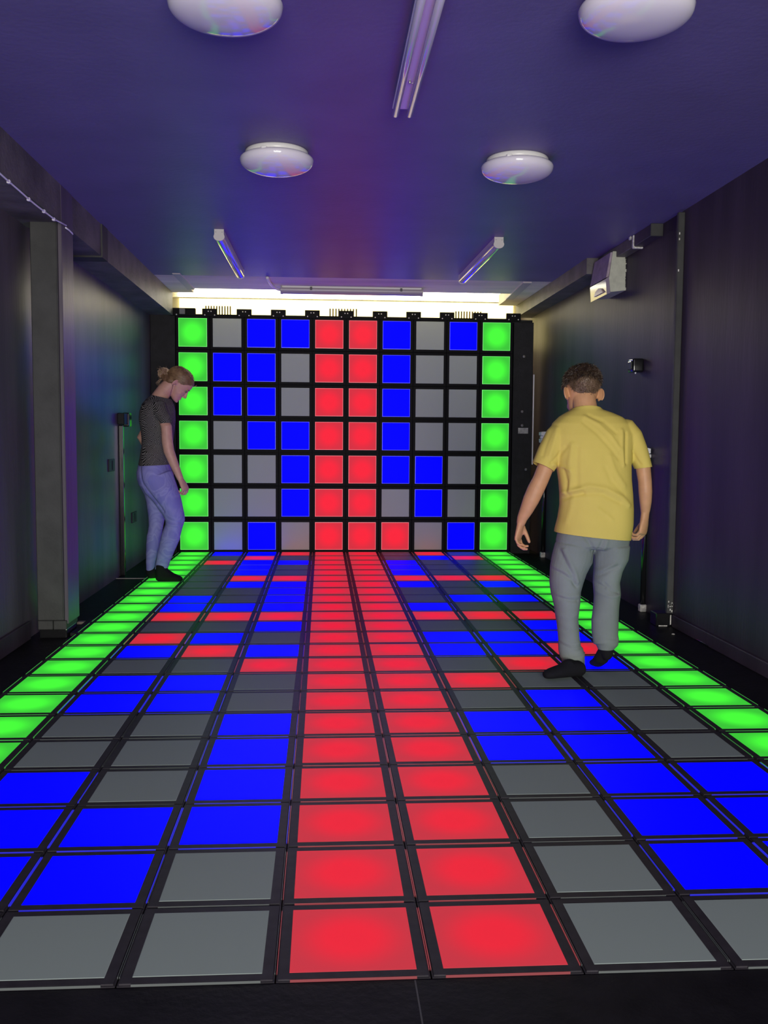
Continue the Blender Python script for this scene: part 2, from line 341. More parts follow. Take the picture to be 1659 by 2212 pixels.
# ------------------------------------------------------------------ ceiling fittings
def dome(x, y, label, clip):
    t = thing('dome_light', label, 'ceiling light', (x, y, ZC), 'round dome ceiling lights')
    bm = bmesh.new(); revolve(bm, [(0, 0), (.133, 0), (.139, -.006), (.139, -.026), (.129, -.03), (0, -.03)], (x, y, ZC)); frombm('base_ring', bm, M_WHITE, t, True)
    bm = bmesh.new(); prof = [(0, -.022), (.139, -.022), (.152, -.026), (.160, -.033), (.163, -.041), (.161, -.047)]
    for k in range(1, 13):
        a = k/12*math.pi/2; prof.append((.161*math.cos(a)**.9 if k < 12 else 0, -.047-.052*math.sin(a)))
    revolve(bm, prof, (x, y, ZC)); frombm('diffuser', bm, M_OPAL, t, True)
    bm = bmesh.new(); a = clip; cx, cyy = x+.148*math.cos(a), y+.148*math.sin(a)
    box(bm, cx-.012, cx+.012, cyy-.008, cyy+.008, ZC-.030, ZC-.021, .003, 2); frombm('clip', bm, M_WHITE, t, True)
for px, ry, lab, cl in ((598, 347, 'white dome light left of centre, farther from the viewer', -1.9), (1117, 363, 'white dome light right of centre, farther from the viewer', -2.0),
                        (487, 10, 'large white dome light cut off by the top edge at left', -1.5), (1374, 22, 'large white dome light cut off by the top edge at right', -1.6)):
    p = atz(px, ry, ZC-.041); dome(p.x, p.y, lab, cl)

def led_batten(x0, y0, x1, y1, label):
    t = thing('batten_light', label, 'ceiling light', (x0, y0, ZC), 'LED battens on the far ceiling')
    d = Vector((x1-x0, y1-y0)); L = d.length; d /= L; n = Vector((d.y, -d.x))
    def S(prof, a, b):
        bm = bmesh.new()
        A = [bm.verts.new((x0+d.x*a+n.x*u, y0+d.y*a+n.y*u, ZC+z)) for u, z in prof]; B = [bm.verts.new((x0+d.x*b+n.x*u, y0+d.y*b+n.y*u, ZC+z)) for u, z in prof]
        bm.faces.new(A); bm.faces.new(B[::-1])
        for i in range(len(prof)): bm.faces.new((A[i], A[(i+1) % len(prof)], B[(i+1) % len(prof)], B[i]))
        return bm
    body = [(-.027, 0), (.027, 0), (.027, -.030), (.032, -.042), (-.032, -.042), (-.027, -.030)]
    frombm('body', S(body, .012, L-.012), M_WHITE, t)
    dif = [(.031, -.040)] + [(.031*math.cos(a), -.043-.024*math.sin(a)) for a in np.linspace(0, math.pi, 13)] + [(-.031, -.040)]
    frombm('diffuser', S(dif, .012, L-.012), mat('gloss_diffuser', (.62, .58, .64), .07, .8), t, False)
    cap = [(-.029, 0), (.029, 0), (.029, -.03), (.034, -.043)] + [(.033*math.cos(a), -.046-.024*math.sin(a)) for a in np.linspace(.2, math.pi-.2, 9)] + [(-.034, -.043), (-.029, -.03)]
    for a, b in ((0, .013), (L-.013, L)):
        c = frombm('end_cap', S(cap, a, b), M_ENDCAP, t)
        for u in (-.019, .019):
            s = a-.001 if a == 0 else b+.001
            p = Vector((x0+d.x*s+n.x*u, y0+d.y*s+n.y*u, ZC-.018)); bm = bmesh.new(); tube(bm, [(p, .0032), (p+Vector((d.x, d.y, 0))*(-.001 if a == 0 else .001), .003)], ref=(0, 0, 1), n=8); frombm('screw', bm, M_STEEL, c)
a0 = atz(473, 495, ZC); a1 = atz(519, 583, ZC); led_batten(a0.x, a0.y, a1.x, a1.y, 'slim white LED batten on the left side of the far ceiling')
a0 = atz(1078, 512, ZC); a1 = atz(999, 594, ZC); led_batten(a0.x, a0.y, a1.x, a1.y, 'slim white LED batten on the right side of the far ceiling')

# twin fluorescent fitting running towards the viewer
e = atz(874, 243, ZC-.045); f0 = atz(938, -60, ZC-.045); fx = (e.x+f0.x)/2; ye = e.y; yf = ye-1.55
t = thing('twin_tube_light', 'twin tube fluorescent light at the top centre of the ceiling', 'ceiling light', (fx, ye-.75, ZC))
sl = .012
def fxat(y): return fx
bm = bmesh.new(); extrude_profile(bm, [(fx-.022, ZC), (fx+.022, ZC), (fx+.022, ZC-.030), (fx+.017, ZC-.037), (fx-.017, ZC-.037), (fx-.022, ZC-.030)], 'y', ye-.012, yf); frombm('spine', bm, mat('spine_white', (.78, .62, .78), .35), t)
for s in (-1, 1):
    bm = bmesh.new(); pr = [(fx+s*.022, ZC-.002), (fx+s*.038, ZC-.020), (fx+s*.040, ZC-.036), (fx+s*.036, ZC-.037), (fx+s*.034, ZC-.022), (fx+s*.022, ZC-.012)]
    extrude_profile(bm, pr, 'y', ye-.012, yf); frombm('reflector_wing', bm, M_WHITE, t)
    bm = bmesh.new(); tube(bm, [((fx+s*.0265, ye, ZC-.052), .0125), ((fx+s*.0265, yf, ZC-.052), .0125)], ref=(1, 0, 0), n=18, roundcap=.5); tb_ = frombm('tube', bm, M_OPAL, t, True)
    boxo('tube_holder', fx+s*.0265-.009, fx+s*.0265+.009, ye-.055, ye-.035, ZC-.048, ZC-.028, M_WHITE, tb_, .003)
boxo('end_plate', fx-.018, fx+.018, ye-.016, ye-.010, ZC-.034, ZC, M_ENDCAP, t, .002)
bm = bmesh.new(); tube(bm, [((fx, ye-.30, ZC-.036), .004), ((fx, ye-.30, ZC-.046), .0042)], n=10); tube(bm, [((fx+.002, ye-.30, ZC-.045), .0012), ((fx+.016, ye-.30, ZC-.046), .001)], n=6); frombm('fixing_screw', bm, M_STEEL, t, True)

# grey sealed batten over the bright gap, with its conduit
gy = -.47; g0 = at(608, 623, gy).x; g1 = at(911, 631, gy).x
t = thing('sealed_batten', 'grey sealed batten light above the tile wall', 'ceiling light', ((g0+g1)/2, gy, ZC))
bm = bmesh.new(); pr = [(gy-.040, ZC-.012), (gy+.040, ZC-.012)] + [(gy+.044*math.cos(a), ZC-.026-.034*math.sin(a)) for a in np.linspace(0, math.pi, 11)]
extrude_profile(bm, pr, 'x', g0+.012, g1-.012); frombm('diffuser', bm, M_GREYL, t)
boxo('back_channel', g0+.005, g1-.005, gy-.032, gy+.032, ZC-.014, ZC+.003, M_WHITE, t)
for x in (g0, g1):
    bm = bmesh.new(); pr2 = [(gy-.042, ZC-.010), (gy+.042, ZC-.010)] + [(gy+.047*math.cos(a), ZC-.026-.036*math.sin(a)) for a in np.linspace(0, math.pi, 11)]
    extrude_profile(bm, pr2, 'x', x-.008 if x == g0 else x-.012, x+.012 if x == g0 else x+.008); frombm('end_cap', bm, M_GREYL, t)
for k in (.21, .85):
    x = g0+(g1-g0)*k; boxo('clip', x-.009, x+.009, gy-.05, gy-.04, ZC-.030, ZC-.004, mat('dark_clip', (.06, .06, .06), .4), t, .002)
tag(tubeo('conduit', [((g0-.09, -.96, ZC-.008), .012), ((g0-.085, -.75, ZC-.009), .012), ((g0-.075, -.62, ZC-.012), .012), ((g0-.055, -.53, ZC-.018), .0115), ((g0-.03, gy-.02, ZC-.026), .011), ((g0-.004, gy, ZC-.03), .010)], M_CABLEW), 'pale flexible conduit bending into the grey batten light', 'conduit')

# ------------------------------------------------------------------ left wall fittings
pts = [(0, 375), (20, 393), (42, 412), (63, 431), (80, 445), (96, 457), (118, 474), (130, 480), (143, 487)]
def onbeam(px, py, x=-1.522):
    d = ray(px, py); return CAM + d*((x-CAM.x)/d.x)
W3 = [onbeam(*p) for p in pts]; W3 = [W3[0] + (W3[0]-W3[1])*12, W3[0] + (W3[0]-W3[1])*4] + W3
cb = thing('wall_cable', 'thin white cable clipped along the left beam', 'cable', (-1.522, -4.2, 2.09))
tubeo('cable', [(p, .0042) for p in W3], M_CABLEW, cb)
tubeo('cable', [(onbeam(*p), .0042) for p in ((142, 492), (149, 497), (155, 503), (157, 506))], M_CABLEW, cb)
for p in ((20, 393), (63, 431), (96, 457), (117, 474)):
    q = onbeam(*p); boxo('clip', q.x-.009, q.x+.005, q.y-.010, q.y+.010, q.z-.007, q.z+.008, M_CABLEW, cb, .002)
# switch box and its conduit
sb = thing('switch_box', 'black switch box on a conduit beside the girl', 'switch box', (XL, -1.2, 1.12))
boxo('box', XL, -1.685, -1.40, -1.28, 1.12, 1.205, M_BLACK, sb, .004)
bm = bmesh.new(); box(bm, XL+.012, -1.672, -1.278, -1.18, 1.105, 1.212, .010, 2); frombm('cover', bm, M_GLOSSB, sb)
boxo('conduit', XL, -1.700, -1.375, -1.335, ZF, 1.115, M_GLOSSB, sb, .006, 2)
for px, py, h, lab in ((240, 1005, .09, 'small slotted plate on the left wall beside the column'), (289, 1117, .085, 'small slotted plate low on the left wall behind the girl')):
    d = ray(px, py); q = CAM + d*((XL-CAM.x)/d.x)
    t = thing('wall_plate', lab, 'wall plate', (XL, q.y, q.z-h/2), 'slotted plates on the left wall')
    boxo('plate', XL, XL+.008, q.y-.10, q.y+.09, q.z-h/2, q.z+h/2, M_WALL, t, .003)
    boxo('slot', XL+.007, XL+.0095, q.y-.008, q.y+.016, q.z-h*.38, q.z+h*.38, mat('void', (.003, .003, .003), .9), t)

# ------------------------------------------------------------------ right wall fittings
pp = thing('corner_trunking', 'upright scuffed black trunking on the right wall', 'trunking', (1.745, -3.40, ZF))
boxo('trunk', 1.737, XR, -3.415, -3.385, .05, ZC-.012, M_COLUMN, pp, .004)
for i in range(7):
    z = random.uniform(.05, .13); x = random.uniform(1.737, 1.765); boxo('bare_scuff', x, x+random.uniform(.004, .012), -3.4165, -3.4145, z, z+random.uniform(.005, .02), M_SCUFF, pp)
for z in (2.13, 2.16, 1.96): boxo('bare_scuff', 1.742, 1.748, -3.4165, -3.4145, z, z+.012, M_SCUFF, pp)
jb = thing('junction_box', 'scuffed black box at the foot of the right trunking', 'junction box', (1.72, -3.36, ZF))
boxo('box', 1.675, 1.770, -3.42, -3.32, ZF, .055, M_GLOSSB, jb, .004)
bm = bmesh.new(); box(bm, 1.755, 1.762, -3.4215, -3.4195, -.01, .045); box(bm, 1.69, 1.74, -3.4215, -3.4195, ZF+.001, ZF+.006); frombm('bare_edge', bm, M_SCUFF, jb)
# ceiling-edge trunking with the broken end
tr = thing('ceiling_trunking', 'broken black trunking along the top of the right wall', 'trunking', (1.74, -2.5, 2.23))
boxo('trunk', 1.705, XR, -2.70, -1.98, 2.225, ZC, M_BEAM, tr, .003)
boxo('trunk', 1.705, XR, -3.06, -2.74, 2.225, ZC, M_WALL, tr, .003)
boxo('end_cap', 1.700, XR, -3.075, -3.06, 2.222, ZC, M_COLUMN, tr, .003)
bm = bmesh.new(); box(bm, 1.698, 1.712, -2.76, -2.735, 2.215, ZC-.002, .004); box(bm, 1.700, 1.765, -2.755, -2.738, 2.212, 2.224, .003); box(bm, 1.69, 1.705, -2.72, -2.69, 2.272, ZC-.001, .005)
frombm('broken_edge', bm, M_SCUFF, tr)
# emergency light
em = thing('emergency_light', 'pale wedge shaped emergency light on the right wall', 'emergency light', (1.71, -2.3, 2.0))
y0, y1 = -2.40, -2.02
bm = bmesh.new(); extrude_profile(bm, [(XR, 2.012), (1.672, 2.000), (1.660, 2.09), (1.682, 2.262), (XR, 2.262)], 'y', y0, y1); frombm('housing', bm, M_PALE, em)
bm = bmesh.new(); extrude_profile(bm, [(1.673, 1.995), (1.648, 1.985), (1.640, 2.085), (1.659, 2.10)], 'y', y0+.004, y1-.004); ln_ = frombm('lens', bm, M_LENS, em)
bm = bmesh.new(); extrude_profile(bm, [(1.659, 2.101), (1.641, 2.092), (1.668, 2.256), (1.681, 2.256)], 'y', y0+.004, y1-.004); frombm('front_cover', bm, mat('lilac_cover', (.38, .30, .36), .35, var=.25, vscale=20), em)
bm = bmesh.new(); extrude_profile(bm, [(1.6385+.0*k, 0) for k in range(0)] or [(y0+.05, 2.005), (y0+.27, 2.005), (y0+.22, 2.035), (y0+.16, 2.046), (y0+.10, 2.035)], 'x', 1.636, 1.646); frombm('lamp_reflector', bm, M_WARM, ln_)
for zc, h_, w_ in ((2.235, .022, .016), (2.20, .012, .010), (2.165, .016, .007), (2.10, .030, .005), (2.05, .020, .006)):
    pr = [(1.773-w_*random.uniform(.3, 1.0)*(1 if k % 2 else .45), zc-h_+2*h_*k/7) for k in range(8)] + [(1.7748, zc+h_), (1.7748, zc-h_)]
    bm = bmesh.new(); extrude_profile(bm, pr, 'y', y0-.0012, y0+.001); frombm('black_scuff', bm, M_BLACK, em)
# sensor
ss = thing('wall_sensor', 'small glossy black sensor on the right wall', 'sensor', (1.75, -2.73, 1.45))
bm = bmesh.new(); box(bm, 1.705, XR, -2.80, -2.70, 1.452, 1.537, .012, 3); frombm('case', bm, M_GLOSSB, ss, True)
boxo('lens', 1.698, 1.706, -2.785, -2.715, 1.468, 1.522, M_GLOSSB, ss, .006, 2)
bm = bmesh.new(); tube(bm, [((1.735, -2.76, 1.453), .006), ((1.735, -2.76, 1.446), .005)], ref=(1, 0, 0), n=10); frombm('indicator', bm, M_WHITE, ss, True)
# white control boxes with black conduits
def ctrl(y, z, label, cond_label, flip=False):
    t = thing('control_box', label, 'control box', (1.74, y, z-.05))
    bm = bmesh.new(); pr = [(XR, z-.05), (1.735, z-.055), (1.715, z-.045), (1.712, z-.015), (1.728, z-.012), (1.728, z+.016), (1.712, z+.018), (1.712, z+.045), (1.73, z+.05), (XR, z+.05)]
    if flip: pr = [(XR-.012+1.712-x, zz) for x, zz in pr]
    extrude_profile(bm, pr, 'y', y-.05, y+.05); frombm('case', bm, M_WHITE, t)
    boxo('button', 1.748 if flip else 1.716, XR if flip else 1.729, y-.03, y+.03, z-.010, z+.012, M_WHITE, t, .003)
    c = thing('wall_conduit', cond_label, 'conduit', (1.75, y, ZF))
    bm = bmesh.new(); tube(bm, [((1.757, y, .02), .0165), ((1.757, y, z-.05), .0165)], ref=(1, 0, 0), n=16, roundcap=0); frombm('pipe', bm, M_GLOSSB, c, True)
    boxo('foot_clip', 1.735, XR, y-.022, y+.022, ZF, .025, M_SCUFF, c, .004)
ctrl(-.27, 1.05, 'white control box at the far end of the right wall', 'glossy black conduit near the tile wall at right')
ctrl(-2.95, .935, 'white control box beside the right hand of the boy', 'glossy black conduit behind the boy by the right trunking', True)
# floor cable and chips by the right wall
tag(tubeo('floor_cable', [(atz(x, y, ZF+.006), .005) for x, y in ((1462, 1338), (1478, 1356), (1500, 1378), (1530, 1395), (1572, 1403), (1600, 1405), (1630, 1417), (1690, 1452))], M_GLOSSB), 'thin black cable along the foot of the right wall', 'cable')
for px, py, r, lab in ((1454, 1371, .008, 'small white chip on the floor below the junction box'), (1617, 1443, .006, 'small white chip on the floor near the right edge'), (1600, 1405, .007, 'pale chip beside the floor cable')):
    p = atz(px, py, ZF); bm = bmesh.new(); bmesh.ops.create_icosphere(bm, subdivisions=1, radius=r)
    for v in bm.verts: v.co = Vector((v.co.x*1.2, v.co.y, v.co.z*.5))*random.uniform(.75, 1.2)
    for v in bm.verts: v.co += Vector((p.x, p.y, ZF+r*.45))
    tag(frombm('chip', bm, M_SCUFF), lab, 'chip')
d0 = atz(250, 1250, ZF); tag(boxo('floor_seam_strip', d0.x-.03, -1.5, d0.y-.006, d0.y+.006, ZF, ZF+.004, mat('pale_strip', (.35, .33, .30), .6)), 'thin pale strip across the black edge behind the girl', 'strip')
d0 = atz(180, 1347, ZF); tag(boxo('wood_scrap', d0.x-.03, d0.x+.055, d0.y-.02, d0.y+.02, ZF, ZF+.012, mat('raw_wood', (.40, .34, .26), .7, var=.2)), 'small raw wood scrap on the floor beside the left column', 'scrap')

# ------------------------------------------------------------------ people
def remeshed(bm, voxel, smooth=4):
    bmesh.ops.recalc_face_normals(bm, faces=bm.faces)
    me = bpy.data.meshes.new('raw'); bm.to_mesh(me); bm.free()
    o = bpy.data.objects.new('raw', me); COL.objects.link(o)
    md = o.modifiers.new('r', 'REMESH'); md.mode = 'VOXEL'; md.voxel_size = voxel; md.use_smooth_shade = True
    if smooth: sm = o.modifiers.new('s', 'SMOOTH'); sm.factor = .5; sm.iterations = smooth
    dg = bpy.context.evaluated_depsgraph_get(); dg.update()
    out = bpy.data.meshes.new_from_object(o.evaluated_get(dg))
    bpy.data.objects.remove(o); bpy.data.meshes.remove(me)
    return out
def verts_np(me):
    n = len(me.vertices); a = np.empty(n*3, np.float32); b = np.empty(n*3, np.float32)
    me.vertices.foreach_get('co', a); me.vertex_normals.foreach_get('vector', b)
    return a.reshape(-1, 3), b.reshape(-1, 3)
def set_np(me, a): me.vertices.foreach_set('co', np.ascontiguousarray(a, np.float32).ravel()); me.update()
def seg_dist(xz, P):
    d = np.full(len(xz), 9.)
    for a, b in zip(P, P[1:]):
        a = np.array(a); b = np.array(b); ab = b-a; t = np.clip(((xz-a)@ab)/(ab@ab), 0, 1)
        d = np.minimum(d, np.linalg.norm(xz-(a+t[:, None]*ab), axis=1))
    return d
def creases(me, Y, lines):
    """fabric folds: ridges (amp>0) and valleys (amp<0) on the side facing -y"""
    a, n = verts_np(me); k = np.clip(-n[:, 1]*1.3+.1, 0, 1); off = np.zeros(len(a)); xz = a[:, [0, 2]]
    for pts, amp, wid in lines:
        P = [(q.x, q.z) for q in (at(x, y, Y) for x, y in pts)]
        d = seg_dist(xz, P); off += amp*.85*np.exp(-(d/(wid*1.15))**2)
    set_np(me, a + n*(off*k)[:, None])
def noisy(me, amp, scale, stretch=(1, 1, 1)):
    a, n = verts_np(me); off = np.array([mnoise.noise((x*scale*stretch[0], y*scale*stretch[1], z*scale*stretch[2])) for x, y, z in a.tolist()])
    set_np(me, a + n*(off*amp)[:, None])
def cut(me, p, nrm, radius):
    """trim the cloth cleanly at an opening: removes what lies past the plane within radius"""
    bm = bmesh.new(); bm.from_mesh(me); p = Vector(p); nrm = Vector(nrm).normalized()
    fs = [f for f in bm.faces if (f.calc_center_median()-p).length < radius]
    geom = set(fs)
    for f in fs: geom.update(f.edges); geom.update(f.verts)
    bmesh.ops.bisect_plane(bm, geom=list(geom), dist=1e-6, plane_co=p, plane_no=nrm, clear_outer=False)
    dead = [f for f in bm.faces if (f.calc_center_median()-p).dot(nrm) > 1e-5 and (f.calc_center_median()-p).length < radius]
    bmesh.ops.delete(bm, geom=dead, context='FACES'); bm.to_mesh(me); bm.free()
def largest(me):
    bm = bmesh.new(); bm.from_mesh(me); seen = set(); best = []
    for v in bm.verts:
        if v in seen: continue
        isl = [v]; seen.add(v); i = 0
        while i < len(isl):
            for e in isl[i].link_edges:
                o = e.other_vert(isl[i])
                if o not in seen: seen.add(o); isl.append(o)
            i += 1
        if len(isl) > len(best): best = isl
    keep = set(best); bmesh.ops.delete(bm, geom=[v for v in bm.verts if v not in keep], context='VERTS'); bm.to_mesh(me); bm.free()
def cloth(name, me, m, parent, thick=.0025, label=None):
    largest(me)
    o = meshobj(name, me, m, parent, (0, 0, 0), True, label)
    s = o.modifiers.new('hem', 'SOLIDIFY'); s.thickness = thick; s.offset = -1; s.use_rim = True
    return o
class Fig:
    def __init__(s, Y0): s.Y0 = Y0
    def P(s, x, y, dy=0): return at(x, y, s.Y0+dy)
    def S(s, x, y, dy=0): return (at(x+1, y, s.Y0+dy)-at(x, y, s.Y0+dy)).length
    def ring(s, bm_rings, y, x0, x1, b, dy=0, slope=0):
        """horizontal ring spanning pixels x0..x1 with half depth b (metres); slope = height change right minus left in pixels"""
        cx = (x0+x1)/2; c = s.P(cx, y, dy); m = s.S(cx, y, dy); bm_rings.append((c, (x1-x0)/2*m, b, slope*m))
    def loft(s, bm, rings, n=40, sq=2.3):
        prev = None; first = None
        for c, a, b, sl in rings:
            vs = []
            for k in range(n):
                th = 2*math.pi*k/n; cx, sx = math.cos(th), math.sin(th)
                ux = math.copysign(abs(cx)**(2/sq), cx); uy = math.copysign(abs(sx)**(2/sq), sx)
                vs.append(bm.verts.new(c + Vector((a*ux, b*uy, -sl/2*ux))))
            if prev:
                for k in range(n): bm.faces.new((prev[k], prev[(k+1) % n], vs[(k+1) % n], vs[k]))
            else: first = vs
            prev = vs
        bm.faces.new(first[::-1]); bm.faces.new(prev)
def head_frame(ear_mid, fwd, up, Hh, wide=1.0):
    f = Vector(fwd).normalized(); r = f.cross(Vector(up)).normalized(); u = r.cross(f)
    def T(x, y, z): return Vector(ear_mid) + (r*x*wide + f*(y+.02) + u*(z-.45))*Hh
    return T, r, f, u
HEADR = [(.0, .36, .20, .09), (.03, .395, .12, .15), (.09, .405, .04, .20), (.16, .395, -.04, .235), (.24, .395, -.12, .265), (.32, .40, -.24, .29), (.42, .39, -.37, .315),
         (.50, .375, -.45, .33), (.56, .39, -.475, .34), (.64, .402, -.49, .348), (.72, .395, -.487, .352), (.80, .36, -.46, .335), (.87, .29, -.40, .295), (.93, .19, -.31, .225), (.97, .09, -.2, .15), (.993, .0, -.1, .06)]
def skull(bm, T, grow=0, n=40, zmin=0):
    prev = first = None
    for z, yf, yb, hw in HEADR:
        if z < zmin: continue
        m = (yf+yb)/2; d = (yf-yb)/2+grow; h = hw+grow; zz = z + (grow*.9*max(0, (z-.45)/.55))
        vs = [bm.verts.new(T(h*math.cos(2*math.pi*k/n), m + d*math.sin(2*math.pi*k/n), zz)) for k in range(n)]
        if prev:
            for k in range(n): bm.faces.new((prev[k], prev[(k+1) % n], vs[(k+1) % n], vs[k]))
        else: first = vs
        prev = vs
    bm.faces.new(first[::-1]); bm.faces.new(prev)
def ball(bm, c, axes):
    r = bmesh.ops.create_uvsphere(bm, u_segments=16, v_segments=10, radius=1)
    for v in r['verts']: v.co = Vector(c) + axes[0]*v.co.x + axes[1]*v.co.y + axes[2]*v.co.z
def face(bm, T, fr, Hh, ears=True):
    r, f, u = fr
    tube(bm, [(T(0, .375, .54), .030*Hh), (T(0, .405, .47), .034*Hh), (T(0, .445, .39), .042*Hh), (T(0, .470, .335), .050*Hh)], ref=r, n=12)       # nose
    for s in (-1, 1): ball(bm, T(s*.045, .425, .315), (r*.036*Hh, f*.045*Hh, u*.030*Hh))
    ball(bm, T(0, .395, .215), (r*.105*Hh, f*.034*Hh, u*.024*Hh)); ball(bm, T(0, .392, .165), (r*.09*Hh, f*.036*Hh, u*.028*Hh))                    # lips
    ball(bm, T(0, .375, .055), (r*.10*Hh, f*.05*Hh, u*.055*Hh))                                                                               # chin
    for s in (-1, 1):
        ball(bm, T(s*.185, .225, .33), (r*.08*Hh, f*.10*Hh, u*.09*Hh))                                                                           # cheeks
        ball(bm, T(s*.15, .355, .565), (r*.10*Hh, f*.04*Hh, u*.022*Hh))                                                                        # brow ridge
        if ears:
            o = Vector((0, 0, 0)); pts = []
            for k in range(13):                                                                                                                 # ear rim
                a = -2.3 + k/12*4.9; pts.append((T(s*(.382-.055*math.cos(a+1.9)), -.085+.058*math.cos(a+1.9), .435+.125*math.sin(a+1.9)), .017*Hh))
            tube(bm, pts, ref=f, n=8)
            e1 = (r*s*.8 - f*.6).normalized(); ball(bm, T(s*.375, -.085, .435), (e1*.075*Hh, e1.cross(u)*.020*Hh, u*.128*Hh)); ball(bm, T(s*.35, -.04, .345), (r*.024*Hh, f*.034*Hh, u*.034*Hh))
def hand(bm, wrist, distal, palm, side, s, curl, spread=.0, thumb=.6):
    z = Vector(distal).normalized(); y = -(Vector(palm) - z*Vector(palm).dot(z)).normalized(); x = y.cross(z)*(1 if side == 'R' else -1)
    Wp = Vector(wrist)
    def L(a, b, c): return Wp + (x*a + y*b + z*c)*s
    tube(bm, [(L(0, 0, -.02), .024*s, .019*s), (L(.001, 0, .015), .027*s, .018*s), (L(.003, 0, .045), .037*s, .0165*s), (L(.002, 0, .075), .041*s, .0145*s), (L(.001, 0, .088), .038*s, .012*s)], ref=x, n=20)
    ball(bm, L(.026, -.008, .035), (x*.017*s, y*.016*s, z*.030*s))                      # thumb muscle
    for i, (bx, bz, ln, r) in enumerate(((.031, .083, .070, .0088), (.0105, .088, .079, .0090), (-.010, .085, .072, .0086), (-.029, .076, .056, .0076))):
        p = Vector((bx, 0, bz)); ang = math.radians(curl[i])*.45; q = [(L(p.x, 0, bz-.012), r*s), (L(*p), r*s)]
        tot = ang; sx = spread*(1.5-i)
        for frac, rr in ((.44, .95), (.31, .88), (.25, .74)):
            p = p + Vector((sx, -math.sin(tot), math.cos(tot)))*ln*frac; q.append((L(*p), r*rr*s)); tot += math.radians(curl[i])*.62
        tube(bm, q, ref=x, n=12, roundcap=.9)
    p = Vector((.028, -.006, .020)); d = Vector((.75*thumb+.15, -.55, .75)).normalized(); q = [(L(*p), .0125*s)]
    for ln, rr, k in ((.034, .0112, 0), (.030, .0100, .35), (.022, .0078, .6)):
        dd = (d*(1-k*.5) + Vector((-.25*k, -.45*k, .8*k))).normalized(); p = p + dd*ln; q.append((L(*p), rr*s))
    tube(bm, q, ref=y, n=12, roundcap=.9)
def eyes(T, fr, Hh, person, iris):
    r, f, u = fr
    for s in (-1, 1):
        bm = bmesh.new(); ball(bm, T(s*.155, .325, .495), (r*.050*Hh, f*.050*Hh, u*.020*Hh)); e = frombm('eye', bm, mat('eye_white', (.28, .22, .22), .5), person, True)
        bm = bmesh.new(); ball(bm, T(s*.155, .358, .492), (r*.026*Hh, f*.028*Hh, u*.026*Hh)); frombm('iris', bm, mat('iris_dark', iris, .15), e, True)
        bm = bmesh.new(); tube(bm, [(T(s*.085, .385, .512), .004*Hh), (T(s*.155, .388, .532), .0075*Hh), (T(s*.22, .355, .515), .004*Hh)], ref=u, n=8); frombm('eyelid', bm, MATS['skin_lid'], e, True)
        bm = bmesh.new(); tube(bm, [(T(s*.07, .402, .575), .008*Hh), (T(s*.15, .402, .60), .011*Hh), (T(s*.235, .355, .578), .006*Hh)], ref=u, n=8); frombm('eyebrow', bm, MATS['brow'], person, True)
def hair_shell(T, grow, keep, Hh, voxel=.0035, zmin=.2, amp=.0, scale=60, stretch=(1, 1, 1)):
    bm = bmesh.new(); skull(bm, T, grow, zmin=zmin); me = remeshed(bm, voxel, 3)
    if amp: noisy(me, amp, scale, stretch)
    bm = bmesh.new(); bm.from_mesh(me); O = T(0, 0, 0); ex, ey, ez = [(T(*v)-O).normalized() for v in ((1, 0, 0), (0, 1, 0), (0, 0, 1))]
    dead = []
    for fc in bm.faces:
        c = fc.calc_center_median()-O
        if not keep(c.dot(ex)/Hh, c.dot(ey)/Hh, c.dot(ez)/Hh): dead.append(fc)
    bmesh.ops.delete(bm, geom=dead, context='FACES'); bm.to_mesh(me); bm.free(); return me
def strands(lines, name, m, parent, w0=.0011):
    V = []; F = []
    for L in lines:
        n = len(L); base = len(V)
        for i, p in enumerate(L):
            t = (L[min(i+1, n-1)]-L[max(i-1, 0)]); t = t.normalized() if t.length > 1e-9 else Vector((0, 0, 1))
            sd = t.cross(Vector((random.uniform(-1, 1)*.4, -1, random.uniform(-1, 1)*.4))).normalized(); ww = w0*(1-.8*i/(n-1))
            V += [p-sd*ww, p+sd*ww]
        for i in range(n-1): k = base+2*i; F.append((k, k+1, k+3, k+2))
    me = bpy.data.meshes.new(name); me.from_pydata([tuple(v) for v in V], [], F); o = meshobj(name, me, m, parent, (0, 0, 0), True); o['kind'] = 'stuff'; return o

def skinmat(name, col):
    m = mat(name, col, .5, .35, sss=.12, var=.07, vscale=30); return m
SK_B = skinmat('skin_boy', (.58, .31, .155)); SK_G = skinmat('skin_girl', (.60, .335, .26)); mat('skin_lid', (.42, .22, .18), .5); mat('brow', (.20, .12, .07), .7)

